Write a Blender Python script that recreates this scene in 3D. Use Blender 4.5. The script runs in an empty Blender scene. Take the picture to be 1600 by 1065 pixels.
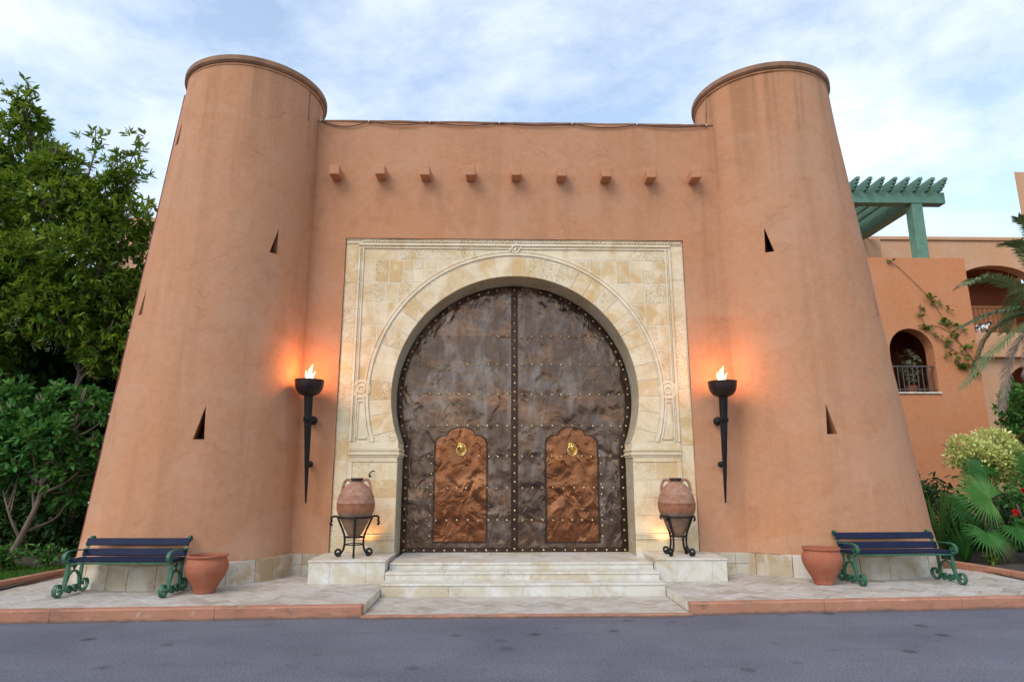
import bpy, bmesh, math, random
import numpy as np
from mathutils import Vector, Matrix, noise as mnoise

random.seed(7)
RNG = np.random.default_rng(7)
scene = bpy.context.scene
COL = scene.collection
rad = math.radians

# ------------------------------------------------------------------ camera
cam_d = bpy.data.cameras.new('camera')
cam_d.sensor_width = 36.0
cam_d.lens = 22.5
cam_d.clip_start = 0.05
cam_d.clip_end = 2000
cam = bpy.data.objects.new('camera', cam_d)
COL.objects.link(cam)
cam.location = (-0.29, 0.0, 1.6)
cam.rotation_euler = (rad(90 + 11.8), 0, rad(-1.3))
scene.camera = cam

# ------------------------------------------------------------------ sky, sun, exposure
SUN_EL, SUN_AZ = rad(44), rad(-38)      # azimuth measured from behind the camera, towards the left
world = bpy.data.worlds.new('World')
scene.world = world
world.use_nodes = True
wn = world.node_tree
wn.nodes.clear()
def wnode(t, **k):
    n = wn.nodes.new(t)
    for a, v in k.items(): setattr(n, a, v)
    return n
w_out = wnode('ShaderNodeOutputWorld')
w_bg = wnode('ShaderNodeBackground')
w_sky = wnode('ShaderNodeTexSky', sky_type='NISHITA')
w_sky.sun_disc = False
w_sky.sun_elevation = SUN_EL
w_sky.sun_rotation = rad(180 + 38)
w_sky.air_density = 1.0
w_sky.dust_density = 0.6
w_sky.ozone_density = 1.6
w_tc = wnode('ShaderNodeTexCoord')
w_sep = wnode('ShaderNodeSeparateXYZ')
wn.links.new(w_tc.outputs['Generated'], w_sep.inputs[0])
w_zc = wnode('ShaderNodeMath', operation='MAXIMUM'); w_zc.inputs[1].default_value = 0.0
wn.links.new(w_sep.outputs[2], w_zc.inputs[0])
w_za = wnode('ShaderNodeMath', operation='ADD'); w_za.inputs[1].default_value = 0.22
wn.links.new(w_zc.outputs[0], w_za.inputs[0])
w_comb = wnode('ShaderNodeCombineXYZ')
for i in (0, 1):
    d = wnode('ShaderNodeMath', operation='DIVIDE')
    wn.links.new(w_sep.outputs[i], d.inputs[0]); wn.links.new(w_za.outputs[0], d.inputs[1])
    wn.links.new(d.outputs[0], w_comb.inputs[i])
w_map = wnode('ShaderNodeMapping')
w_map.inputs['Location'].default_value = (3.15, 1.3, 0)
w_map.inputs['Rotation'].default_value = (0, 0, rad(28))
w_map.inputs['Scale'].default_value = (1.0, 1.15, 1.0)
wn.links.new(w_comb.outputs[0], w_map.inputs['Vector'])
w_n = wnode('ShaderNodeTexNoise')
w_n.inputs['Scale'].default_value = 1.8
w_n.inputs['Detail'].default_value = 9
w_n.inputs['Roughness'].default_value = 0.64
w_n.inputs['Distortion'].default_value = 0.15
wn.links.new(w_map.outputs[0], w_n.inputs['Vector'])
w_r = wnode('ShaderNodeValToRGB')
w_r.color_ramp.elements[0].position = 0.40
w_r.color_ramp.elements[1].position = 0.64
w_r.color_ramp.elements[0].color = (0.20, 0.20, 0.20, 1)
w_r.color_ramp.elements[1].color = (1, 1, 1, 1)
wn.links.new(w_n.outputs['Fac'], w_r.inputs['Fac'])
# broad bank: thicker cloud cover to one side of the sky
w_n2 = wnode('ShaderNodeTexNoise')
w_n2.inputs['Scale'].default_value = 0.55
w_n2.inputs['Detail'].default_value = 3
wn.links.new(w_map.outputs[0], w_n2.inputs['Vector'])
w_cc = wnode('ShaderNodeMix', data_type='RGBA')
w_cc.inputs['A'].default_value = (4.3, 5.2, 6.6, 1)     # shaded cloud
w_cc.inputs['B'].default_value = (7.3, 7.6, 8.2, 1)     # lit cloud
wn.links.new(w_n2.outputs['Fac'], w_cc.inputs['Factor'])
w_mix = wnode('ShaderNodeMix', data_type='RGBA')
w_skyb = wnode('ShaderNodeMix', data_type='RGBA', blend_type='MULTIPLY')
w_skyb.inputs['Factor'].default_value = 1.0
w_skyb.inputs['B'].default_value = (2.15, 2.0, 1.75, 1)
wn.links.new(w_sky.outputs[0], w_skyb.inputs['A'])
wn.links.new(w_r.outputs['Color'], w_mix.inputs['Factor'])
wn.links.new(w_skyb.outputs['Result'], w_mix.inputs['A'])
wn.links.new(w_cc.outputs['Result'], w_mix.inputs['B'])
wn.links.new(w_mix.outputs['Result'], w_bg.inputs['Color'])
w_bg.inputs['Strength'].default_value = 0.12
wn.links.new(w_bg.outputs[0], w_out.inputs[0])

sun_d = bpy.data.lights.new('sun', 'SUN')
sun_d.energy = 1.3
sun_d.angle = rad(32)
sun_d.color = (1.0, 0.95, 0.87)
sun = bpy.data.objects.new('sun', sun_d)
COL.objects.link(sun)
to_sun = Vector((math.sin(SUN_AZ) * math.cos(SUN_EL), -math.cos(SUN_AZ) * math.cos(SUN_EL), math.sin(SUN_EL)))
sun.rotation_euler = to_sun.to_track_quat('Z', 'Y').to_euler()
sun.location = (-20, -20, 30)

vs = scene.view_settings
scene.display_settings.display_device = 'sRGB'
vs.view_transform = 'Standard'
vs.look = 'None'
vs.exposure = 0.50
vs.gamma = 1.0
vs.use_curve_mapping = False

# ================================================================== helpers
def tag(o, label=None, cat=None, group=None, kind=None):
    if label: o['label'] = label
    if cat: o['category'] = cat
    if group: o['group'] = group
    if kind: o['kind'] = kind
    return o

def empty(name, loc=(0, 0, 0), rz=0.0, parent=None):
    o = bpy.data.objects.new(name, None)
    o.empty_display_size = 0.1
    COL.objects.link(o)
    o.location = loc
    o.rotation_euler = (0, 0, rz)
    if parent: o.parent = parent
    return o

def link_mesh(name, me, mat=None, parent=None):
    if mat and not me.materials: me.materials.append(mat)
    o = bpy.data.objects.new(name, me)
    COL.objects.link(o)
    if parent: o.parent = parent
    return o

class MB:
    """collects geometry for ONE mesh"""
    def __init__(s): s.v = []; s.f = []
    def add(s, vs_, fs):
        b = len(s.v)
        s.v += [tuple(v) for v in vs_]
        s.f += [tuple(i + b for i in f) for f in fs]
        return s
    def box(s, x0, x1, y0, y1, z0, z1, ch=0.0):
        if ch <= 0:
            return s.add([(x0,y0,z0),(x1,y0,z0),(x1,y1,z0),(x0,y1,z0),(x0,y0,z1),(x1,y0,z1),(x1,y1,z1),(x0,y1,z1)],
                  [(3,2,1,0),(4,5,6,7),(0,1,5,4),(1,2,6,5),(2,3,7,6),(3,0,4,7)])
        bm = bmesh.new()
        bmesh.ops.create_cube(bm, size=1)
        for v in bm.verts:
            v.co = ((x0+x1)/2 + v.co.x*(x1-x0), (y0+y1)/2 + v.co.y*(y1-y0), (z0+z1)/2 + v.co.z*(z1-z0))
        bmesh.ops.bevel(bm, geom=bm.edges[:], offset=ch, segments=1, affect='EDGES')
        bm.verts.index_update()
        s.add([v.co[:] for v in bm.verts], [[v.index for v in f.verts] for f in bm.faces])
        bm.free()
        return s
    def lathe(s, prof, n=32, c=(0, 0, 0), cap0=True, cap1=True, a0=0.0):
        vs_ = []; m = len(prof)
        for (z, r) in prof:
            for k in range(n):
                a = a0 + 2*math.pi*k/n
                vs_.append((c[0]+r*math.cos(a), c[1]+r*math.sin(a), c[2]+z))
        fs = []
        for i in range(m-1):
            for k in range(n):
                k2 = (k+1) % n
                fs.append((i*n+k, i*n+k2, (i+1)*n+k2, (i+1)*n+k))
        if cap0: fs.append(tuple(range(n-1, -1, -1)))
        if cap1: fs.append(tuple((m-1)*n+k for k in range(n)))
        return s.add(vs_, fs)
    def tube(s, pts, r, n=8, cap=True):
        P = [Vector(p) for p in pts]
        R = r if isinstance(r, (list, tuple)) else [r]*len(P)
        vs_ = []; fs = []
        ref = None
        for i, p in enumerate(P):
            t = (P[min(i+1, len(P)-1)] - P[max(i-1, 0)])
            if t.length < 1e-9: t = Vector((0,0,1))
            t.normalize()
            if ref is None:
                ref = Vector((0,0,1)) if abs(t.z) < 0.9 else Vector((1,0,0))
            a = (ref - t*ref.dot(t))
            if a.length < 1e-6: a = t.orthogonal()
            a.normalize(); ref = a
            b = t.cross(a)
            for k in range(n):
                an = 2*math.pi*k/n
                vs_.append(p + (a*math.cos(an) + b*math.sin(an))*R[i])
        m = len(P)
        for i in range(m-1):
            for k in range(n):
                k2 = (k+1) % n
                fs.append((i*n+k, i*n+k2, (i+1)*n+k2, (i+1)*n+k))
        if cap:
            fs.append(tuple(range(n-1, -1, -1))); fs.append(tuple((m-1)*n+k for k in range(n)))
        return s.add(vs_, fs)
    def sphere(s, c, r, n=14, m=9, sc=(1,1,1)):
        vs_ = []; fs = []
        for i in range(m+1):
            th = math.pi*i/m
            for k in range(n):
                ph = 2*math.pi*k/n
                vs_.append((c[0]+r*sc[0]*math.sin(th)*math.cos(ph), c[1]+r*sc[1]*math.sin(th)*math.sin(ph), c[2]-r*sc[2]*math.cos(th)))
        for i in range(m):
            for k in range(n):
                k2 = (k+1) % n
                fs.append((i*n+k, i*n+k2, (i+1)*n+k2, (i+1)*n+k))
        return s.add(vs_, fs)
    def strip(s, path, x, width, th):
        """flat iron bar: path in the (y,z) plane, bar of given width along x"""
        P = [Vector((p[0], p[1])) for p in path]
        vs_ = []; fs = []
        for i, p in enumerate(P):
            t = P[min(i+1, len(P)-1)] - P[max(i-1, 0)]
            t.normalize()
            nrm = Vector((-t.y, t.x))*th/2
            for xx in (x-width/2, x+width/2):
                for sg in (-1, 1):
                    q = p + nrm*sg
                    vs_.append((xx, q.x, q.y))
        m = len(P)
        for i in range(m-1):
            a = 4*i; b = 4*(i+1)
            for q in ((0,1),(1,3),(3,2),(2,0)):
                fs.append((a+q[0], a+q[1], b+q[1], b+q[0]))
        fs.append((0,2,3,1)); e = 4*(m-1); fs.append((e+1,e+3,e+2,e))
        return s.add(vs_, fs)
    def xf(s, M):
        s.v = [tuple(M @ Vector(v)) for v in s.v]; return s
    def mesh(s, name, smooth=False, angle=None):
        me = bpy.data.meshes.new(name)
        me.from_pydata(s.v, [], s.f)
        me.validate(); me.update()
        bm = bmesh.new(); bm.from_mesh(me)
        bmesh.ops.recalc_face_normals(bm, faces=bm.faces[:])
        bm.to_mesh(me); bm.free()
        if smooth:
            me.polygons.foreach_set('use_smooth', [True]*len(me.polygons))
            if angle: me.set_sharp_from_angle(angle=rad(angle))
        return me
    def build(s, name, mat, parent=None, smooth=False, angle=None):
        return link_mesh(name, s.mesh(name, smooth, angle), mat, parent)

def copy_tree(o, parent=None):
    c = o.copy(); COL.objects.link(c)
    if parent: c.parent = parent
    for ch in list(o.children): copy_tree(ch, c)
    return c

def clip_half(poly, n, d):
    """keep the part of a 2D polygon with n.p >= d"""
    out = []
    for i in range(len(poly)):
        a, b = poly[i], poly[(i+1) % len(poly)]
        da = a[0]*n[0]+a[1]*n[1]-d; db = b[0]*n[0]+b[1]*n[1]-d
        if da >= 0: out.append(a)
        if (da >= 0) != (db >= 0):
            t = da/(da-db)
            out.append((a[0]+(b[0]-a[0])*t, a[1]+(b[1]-a[1])*t))
    return out

def area2(p): return 0.5*sum(p[i][0]*p[(i+1)%len(p)][1]-p[(i+1)%len(p)][0]*p[i][1] for i in range(len(p)))

def inset(poly, d):
    """offset a convex polygon inwards"""
    if area2(poly) < 0: poly = poly[::-1]
    out = poly
    for i in range(len(poly)):
        a, b = poly[i], poly[(i+1) % len(poly)]
        ex, ey = b[0]-a[0], b[1]-a[1]
        L = math.hypot(ex, ey)
        if L < 1e-7: continue
        n = (-ey/L, ex/L)
        out = clip_half(out, n, n[0]*a[0]+n[1]*a[1]+d)
        if len(out) < 3: return []
    return out

def piece(poly, front, back, bev, M3):
    """chamfered slab from a convex polygon; M3(u,v,depth) -> 3D point; front = visible face depth"""
    if area2(poly) < 0: poly = poly[::-1]
    # merge near-duplicate points
    q = []
    for p in poly:
        if not q or math.hypot(p[0]-q[-1][0], p[1]-q[-1][1]) > 0.004: q.append(p)
    if len(q) > 2 and math.hypot(q[0][0]-q[-1][0], q[0][1]-q[-1][1]) < 0.004: q.pop()
    if len(q) < 3: return None
    cx = sum(p[0] for p in q)/len(q); cy = sum(p[1] for p in q)/len(q)
    rm = max(math.hypot(p[0]-cx, p[1]-cy) for p in q)
    k = max(0.3, 1 - bev/rm*1.4)
    s = 1 if back > front else -1
    mb = MB(); n = len(q)
    vs_ = [M3(p[0], p[1], back) for p in q] + [M3(p[0], p[1], front+s*bev) for p in q] + [M3(cx+(p[0]-cx)*k, cy+(p[1]-cy)*k, front) for p in q]
    fs = []
    for lv in (0, 1):
        for i in range(n):
            j = (i+1) % n
            fs.append((lv*n+i, lv*n+j, (lv+1)*n+j, (lv+1)*n+i))
    fs.append(tuple(2*n+i for i in range(n)))
    return mb.add(vs_, fs)

def wall_M3(u, v, d): return (u, d, v)
def floor_M3(u, v, d): return (u, v, d)

def spiral(cx, cy, r0, r1, a0, a1, n=18):
    return [(cx+(r0+(r1-r0)*i/n)*math.cos(rad(a0+(a1-a0)*i/n)), cy+(r0+(r1-r0)*i/n)*math.sin(rad(a0+(a1-a0)*i/n))) for i in range(n+1)]

def smooth_path(pts, n=6):
    """Catmull-Rom through the points"""
    P = [np.array(p, float) for p in pts]
    P = [2*P[0]-P[1]] + P + [2*P[-1]-P[-2]]
    out = []
    for i in range(1, len(P)-2):
        for k in range(n):
            t = k/n
            out.append(tuple(0.5*((2*P[i]) + (-P[i-1]+P[i+1])*t + (2*P[i-1]-5*P[i]+4*P[i+1]-P[i+2])*t*t + (-P[i-1]+3*P[i]-3*P[i+1]+P[i+2])*t**3)))
    out.append(tuple(P[-2]))
    return out

def fbm(x, y, z, o=4): return mnoise.fractal(Vector((x, y, z)), 0.8, 2.1, o)

# ================================================================== materials
def new_mat(name):
    m = bpy.data.materials.new(name); m.use_nodes = True
    nt = m.node_tree; nt.nodes.clear()
    out = nt.nodes.new('ShaderNodeOutputMaterial')
    b = nt.nodes.new('ShaderNodeBsdfPrincipled')
    nt.links.new(b.outputs[0], out.inputs[0])
    return m, nt, b, out
class NT:
    def __init__(s, nt): s.nt = nt
    def n(s, t, **k):
        x = s.nt.nodes.new(t)
        for a, v in k.items(): setattr(x, a, v)
        return x
    def l(s, a, b): s.nt.links.new(a, b)
    def pos(s): return s.n('ShaderNodeNewGeometry').outputs['Position']
    def obj(s): return s.n('ShaderNodeTexCoord').outputs['Object']
    def mapped(s, vec, scale=(1,1,1), loc=(0,0,0), rot=(0,0,0)):
        m = s.n('ShaderNodeMapping'); m.inputs['Scale'].default_value = scale
        m.inputs['Location'].default_value = loc; m.inputs['Rotation'].default_value = rot
        s.l(vec, m.inputs['Vector']); return m.outputs[0]
    def noise(s, vec, scale, detail=5, rough=0.55, dist=0.0):
        x = s.n('ShaderNodeTexNoise'); x.inputs['Scale'].default_value = scale; x.inputs['Detail'].default_value = detail
        x.inputs['Roughness'].default_value = rough; x.inputs['Distortion'].default_value = dist
        s.l(vec, x.inputs['Vector']); return x.outputs['Fac']
    def ramp(s, fac, stops):
        r = s.n('ShaderNodeValToRGB'); cr = r.color_ramp
        while len(cr.elements) < len(stops): cr.elements.new(0.5)
        for e, (p, c) in zip(cr.elements, stops):
            e.position = p
            e.color = (c, c, c, 1) if not isinstance(c, tuple) else (c[0], c[1], c[2], 1)
        s.l(fac, r.inputs['Fac']); return r.outputs['Color']
    def mix(s, fac, a, b, blend='MIX'):
        m = s.n('ShaderNodeMix', data_type='RGBA', blend_type=blend)
        for sock, v in (('Factor', fac), ('A', a), ('B', b)):
            if isinstance(v, (int, float)): m.inputs[sock].default_value = v if sock == 'Factor' else (v, v, v, 1)
            elif isinstance(v, tuple): m.inputs[sock].default_value = (v[0], v[1], v[2], 1)
            else: s.l(v, m.inputs[sock])
        return m.outputs['Result']
    def math(s, op, a, b=0.0):
        m = s.n('ShaderNodeMath', operation=op)
        for i, v in enumerate((a, b)):
            if isinstance(v, (int, float)): m.inputs[i].default_value = v
            else: s.l(v, m.inputs[i])
        return m.outputs[0]
    def bump(s, h, strength=0.3, dist=0.02, normal=None):
        b = s.n('ShaderNodeBump'); b.inputs['Strength'].default_value = strength; b.inputs['Distance'].default_value = dist
        s.l(h, b.inputs['Height'])
        if normal is not None: s.l(normal, b.inputs['Normal'])
        return b.outputs[0]
    def rnd(s): return s.n('ShaderNodeObjectInfo').outputs['Random']

def mat_plaster(name, col, streak=0.62, pale=0.5, dark=0.5, warm=None, beams=False, top=False):
    m, nt, b, out = new_mat(name); g = NT(nt); p = g.pos()
    big = g.noise(p, 0.55, 4, 0.6, 0.3)
    c2 = warm or (col[0]*1.02, col[1]*0.90, col[2]*0.78)
    c = g.mix(g.ramp(big, [(0.35, 0.0), (0.68, 1.0)]), col, c2)
    # run-off streaks (long in z)
    st = g.noise(g.mapped(p, (2.6, 2.6, 0.16)), 1.0, 5, 0.6, 0.2)
    c = g.mix(g.math('MULTIPLY', g.ramp(st, [(0.52, 0.0), (0.74, 1.0)]), streak), c, (col[0]*0.62, col[1]*0.56, col[2]*0.5))
    st2 = g.noise(g.mapped(p, (1.9, 1.9, 0.22), (4, 7, 1)), 1.0, 5, 0.6, 0.3)
    c = g.mix(g.math('MULTIPLY', g.ramp(st2, [(0.54, 0.0), (0.76, 1.0)]), pale), c, (min(1, col[0]*1.18), min(1, col[1]*1.3), min(1, col[2]*1.5)))
    if beams:      # rusty runs below the beam ends
        sb = g.n('ShaderNodeSeparateXYZ'); g.l(p, sb.inputs[0])
        wob = g.math('MULTIPLY', g.math('SUBTRACT', g.noise(g.mapped(p, (1, 1, 0.5)), 5, 3), 0.5), 0.16)
        fx = g.math('ABSOLUTE', g.math('SUBTRACT', g.math('FRACT', g.math('DIVIDE', g.math('ADD', g.math('ADD', sb.outputs[0], wob), 3.06+0.7675*40.5), 0.7675)), 0.5))
        run = g.math('MULTIPLY', g.ramp(fx, [(0.04, 1.0), (0.17, 0.0)]), g.ramp(g.math('DIVIDE', sb.outputs[2], 10.0), [(0.575, 0.0), (0.648, 1.0), (0.652, 1.0), (0.656, 0.0)]))
        run = g.math('MULTIPLY', run, g.ramp(g.noise(p, 1.7, 3), [(0.35, 0.25), (0.65, 0.9)]))
        c = g.mix(g.math('MULTIPLY', run, 0.6), c, (col[0]*0.55, col[1]*0.50, col[2]*0.42))
    if top:        # dark weathering that runs down from the cap
        sb = g.n('ShaderNodeSeparateXYZ'); g.l(p, sb.inputs[0])
        runs = g.ramp(g.noise(g.mapped(p, (1.7, 1.7, 0.07), (2, 3, 0)), 1.6, 4, 0.6, 0.1), [(0.50, 0.0), (0.62, 1.0)])
        hgt = g.ramp(g.math('DIVIDE', g.math('ADD', sb.outputs[2], g.math('MULTIPLY', g.noise(p, 1.1, 3), 1.6)), 10.0), [(0.66, 0.0), (0.88, 1.0)])
        c = g.mix(g.math('MULTIPLY', g.math('MULTIPLY', runs, hgt), 0.6), c, (col[0]*0.56, col[1]*0.52, col[2]*0.44))
    pat = g.noise(p, 2.3, 6, 0.62, 0.6)
    c = g.mix(g.math('MULTIPLY', g.ramp(pat, [(0.56, 0.0), (0.72, 1.0)]), dark), c, (col[0]*0.74, col[1]*0.68, col[2]*0.64))
    # salt bloom and damp band close to the pavement
    sz = g.n('ShaderNodeSeparateXYZ'); g.l(p, sz.inputs[0])
    hz = g.math('ADD', sz.outputs[2], g.math('MULTIPLY', g.noise(p, 1.4, 4), -0.55))
    low = g.ramp(hz, [(0.385, 1.0), (0.41, 0.0)])
    c = g.mix(g.math('MULTIPLY', low, 0.34), c, (col[0]*1.0, col[1]*1.16, col[2]*1.28))
    mot = g.noise(g.mapped(p, (1, 1, 1.3), (7, 1, 3)), 7.5, 6, 0.72, 0.4)
    c = g.mix(g.ramp(mot, [(0.36, 0.30), (0.50, 0.0)]), c, (col[0]*0.78, col[1]*0.70, col[2]*0.62))
    c = g.mix(g.ramp(mot, [(0.54, 0.0), (0.70, 0.30)]), c, (min(1, col[0]*1.12), min(1, col[1]*1.22), min(1, col[2]*1.38)))
    # patch repairs with soft edges, and a few hairline cracks
    pr = g.noise(g.mapped(p, (1.0, 1.0, 1.4), (11, 4, 2)), 0.9, 2, 0.4, 0.2)
    c = g.mix(g.ramp(pr, [(0.605, 0.0), (0.625, 0.22)]), c, (min(1, col[0]*1.06), min(1, col[1]*1.20), min(1, col[2]*1.34)))
    vo = g.n('ShaderNodeTexVoronoi', feature='DISTANCE_TO_EDGE'); vo.inputs['Scale'].default_value = 0.8
    wv = g.n('ShaderNodeTexNoise'); wv.inputs['Scale'].default_value = 3.0; wv.inputs['Detail'].default_value = 4; g.l(p, wv.inputs['Vector'])
    g.l(g.mix(0.35, p, wv.outputs['Color'], 'ADD'), vo.inputs['Vector'])
    crk = g.math('MULTIPLY', g.ramp(vo.outputs['Distance'], [(0.0, 1.0), (0.006, 0.0)]), g.ramp(g.noise(g.mapped(p, (1, 1, 1), (3, 9, 1)), 0.7, 3), [(0.55, 0.0), (0.63, 0.38)]))
    c = g.mix(crk, c, (col[0]*0.45, col[1]*0.38, col[2]*0.32))
    fine = g.noise(p, 38, 4, 0.7)
    c = g.mix(0.10, c, g.ramp(fine, [(0.3, 0.25), (0.7, 1.0)]), 'MULTIPLY')
    g.l(c, b.inputs['Base Color'])
    b.inputs['Roughness'].default_value = 0.88
    b.inputs['Specular IOR Level'].default_value = 0.25
    n1 = g.bump(g.noise(p, 4.5, 6, 0.62, 0.5), 0.42, 0.024)
    g.l(g.bump(g.noise(p, 60, 3, 0.6), 0.30, 0.005, n1), b.inputs['Normal'])
    return m

def mat_stone(name, a, bcol, ccol, pit=0.4, rough=0.82, scale=1.0, dirt=0.3):
    m, nt, b, out = new_mat(name); g = NT(nt); p = g.pos(); r = g.rnd()
    c = g.ramp(r, [(0.0, a), (0.45, bcol), (0.8, a), (1.0, ccol)])
    blot = g.noise(p, 2.2*scale, 6, 0.65, 0.8)
    c = g.mix(g.ramp(blot, [(0.44, 0.0), (0.66, 0.95)]), c, ccol)
    blo2 = g.noise(g.mapped(p, (1, 1, 1), (9, 2, 5)), 3.4*scale, 5, 0.6, 0.5)
    c = g.mix(g.ramp(blo2, [(0.48, 0.0), (0.66, 0.85)]), c, (min(1, a[0]*1.15), min(1, a[1]*1.18), min(1, a[2]*1.3)))
    drt = g.noise(g.mapped(p, (1, 1, 1), (1, 8, 3)), 6.0*scale, 6, 0.7, 0.3)
    c = g.mix(g.math('MULTIPLY', g.ramp(drt, [(0.55, 0.0), (0.72, 1.0)]), dirt), c, (a[0]*0.5, a[1]*0.45, a[2]*0.42))
    g.l(c, b.inputs['Base Color'])
    b.inputs['Roughness'].default_value = rough
    b.inputs['Specular IOR Level'].default_value = 0.3
    pits = g.ramp(g.noise(p, 42, 3, 0.7), [(0.30, 0.0), (0.46, 1.0)])
    rough_amt = g.ramp(g.math('FRACT', g.math('MULTIPLY', r, 7.3)), [(0.5, 0.15), (1.0, 1.0)])
    hh = g.mix(rough_amt, (1.0, 1.0, 1.0), pits)
    n1 = g.bump(hh, pit, 0.012)
    g.l(g.bump(g.noise(p, 12, 5, 0.65), 0.25, 0.012, n1), b.inputs['Normal'])
    return m

def mat_simple(name, col, rough=0.5, metal=0.0, var=0.15, nscale=8, bump=0.15, bscale=30, spec=0.5, second=None):
    m, nt, b, out = new_mat(name); g = NT(nt); p = g.obj()
    nz = g.noise(p, nscale, 5, 0.6, 0.3)
    c2 = second or tuple(x*(1-2.2*var) for x in col)
    g.l(g.mix(g.ramp(nz, [(0.4, 0.0), (0.7, 1.0)]), col, c2), b.inputs['Base Color'])
    b.inputs['Roughness'].default_value = rough
    b.inputs['Metallic'].default_value = metal
    b.inputs['Specular IOR Level'].default_value = spec
    if bump: g.l(g.bump(g.noise(p, bscale, 4), bump, 0.006), b.inputs['Normal'])
    return m

def mat_leaf(name, dark, mid, light, trans=0.30, rough=0.5):
    m, nt, b, out = new_mat(name); g = NT(nt)
    at = g.n('ShaderNodeAttribute', attribute_name='tint')
    c = g.ramp(at.outputs['Fac'], [(0.0, dark), (0.55, mid), (1.0, light)])
    g.l(c, b.inputs['Base Color'])
    b.inputs['Roughness'].default_value = rough
    b.inputs['Specular IOR Level'].default_value = 0.22
    t = g.n('ShaderNodeBsdfTranslucent'); g.l(g.mix(0.5, c, (light[0], light[1], light[2]*0.6)), t.inputs['Color'])
    mx = g.n('ShaderNodeMixShader'); mx.inputs[0].default_value = trans
    g.l(b.outputs[0], mx.inputs[1]); g.l(t.outputs[0], mx.inputs[2]); g.l(mx.outputs[0], out.inputs[0])
    return m

def mat_emit(name, col, s):
    m, nt, b, out = new_mat(name); g = NT(nt)
    e = g.n('ShaderNodeEmission'); e.inputs['Strength'].default_value = s
    sz = g.n('ShaderNodeSeparateXYZ'); g.l(g.n('ShaderNodeTexCoord').outputs['Generated'], sz.inputs[0])
    g.l(g.ramp(sz.outputs[2], [(0.0, (1.0, 0.42, 0.08)), (0.35, (1.0, 0.82, 0.45)), (1.0, col)]), e.inputs['Color'])
    g.l(e.outputs[0], out.inputs[0])
    return m

def mat_copper(name, base, copper, amount, rough=0.30, silver=0.0):
    m, nt, b, out = new_mat(name); g = NT(nt); p = g.pos(); r = g.rnd()
    n1 = g.noise(g.mapped(p, (1, 1, 1.8)), 1.3, 6, 0.65, 0.6)
    n1 = g.math('ADD', n1, g.math('MULTIPLY', g.math('SUBTRACT', r, 0.5), 0.14))
    c = g.mix(g.ramp(n1, [(0.60-amount*0.5, 0.0), (0.86-amount*0.5, 1.0)]), base, copper)
    n2 = g.noise(p, 9, 6, 0.7, 0.4)
    c = g.mix(g.ramp(n2, [(0.35, 0.0), (0.75, 0.55)]), c, tuple(x*0.5 for x in base))
    n3 = g.noise(g.mapped(p, (1.6, 1, 0.7), (3, 1, 6)), 1.9, 5, 0.6, 0.8)
    if silver: c = g.mix(g.ramp(n3, [(0.48, 0.0), (0.72, 0.8)]), c, (base[0]+silver, base[1]+silver*0.95, base[2]+silver*0.9))
    g.l(c, b.inputs['Base Color'])
    b.inputs['Metallic'].default_value = 1.0
    g.l(g.ramp(g.noise(p, 4.0, 5, 0.6), [(0.3, rough-0.06), (0.7, rough+0.16)]), b.inputs['Roughness'])
    nb = g.bump(g.noise(g.mapped(p, (1.25, 1, 0.75), (0, 0, 0), (0, 0.4, 0)), 3.6, 3, 0.45, 0.9), 0.52, 0.05)
    g.l(g.bump(g.noise(p, 21, 3, 0.5, 0.5), 0.16, 0.006, nb), b.inputs['Normal'])
    return m

M = {}
M['plaster'] = mat_plaster('plaster', (0.49, 0.255, 0.148), streak=0.42, pale=0.42, top=True)
M['plaster_wall'] = mat_plaster('plaster_wall', (0.50, 0.250, 0.141), streak=0.4, pale=0.3, dark=0.5, beams=True)
M['plaster_far'] = mat_plaster('plaster_far', (0.54, 0.235, 0.115), streak=0.15, pale=0.1, dark=0.2)
M['plaster_pale'] = mat_plaster('plaster_pale', (0.56, 0.33, 0.20), streak=0.2, pale=0.1, dark=0.15)
M['coping'] = mat_simple('coping', (0.30, 0.155, 0.085), 0.85, var=0.2, nscale=3)
M['limestone'] = mat_stone('limestone', (0.68, 0.545, 0.35), (0.71, 0.60, 0.425), (0.60, 0.40, 0.19), pit=0.9, dirt=0.3)
M['lime_smooth'] = mat_stone('limestone_moulding', (0.68, 0.57, 0.40), (0.70, 0.595, 0.43), (0.62, 0.46, 0.26), pit=0.2, dirt=0.25)
M['mortar'] = mat_simple('mortar', (0.76, 0.68, 0.54), 0.9, var=0.08)
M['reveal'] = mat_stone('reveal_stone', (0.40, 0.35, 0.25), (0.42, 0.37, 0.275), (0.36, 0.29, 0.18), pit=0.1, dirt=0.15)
M['marble'] = mat_stone('pale_marble', (0.58, 0.545, 0.475), (0.61, 0.575, 0.505), (0.50, 0.415, 0.28), pit=0.06, rough=0.45, dirt=0.5)
M['paver'] = mat_stone('paving_stone', (0.44, 0.395, 0.335), (0.50, 0.455, 0.40), (0.34, 0.285, 0.225), pit=0.15, rough=0.6, dirt=0.6)
M['paver_bed'] = mat_simple('paving_joint', (0.46, 0.41, 0.35), 0.9, var=0.2)
M['skirting'] = mat_stone('skirting_stone', (0.47, 0.41, 0.32), (0.52, 0.475, 0.40), (0.38, 0.27, 0.15), pit=0.2, dirt=0.5)
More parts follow.
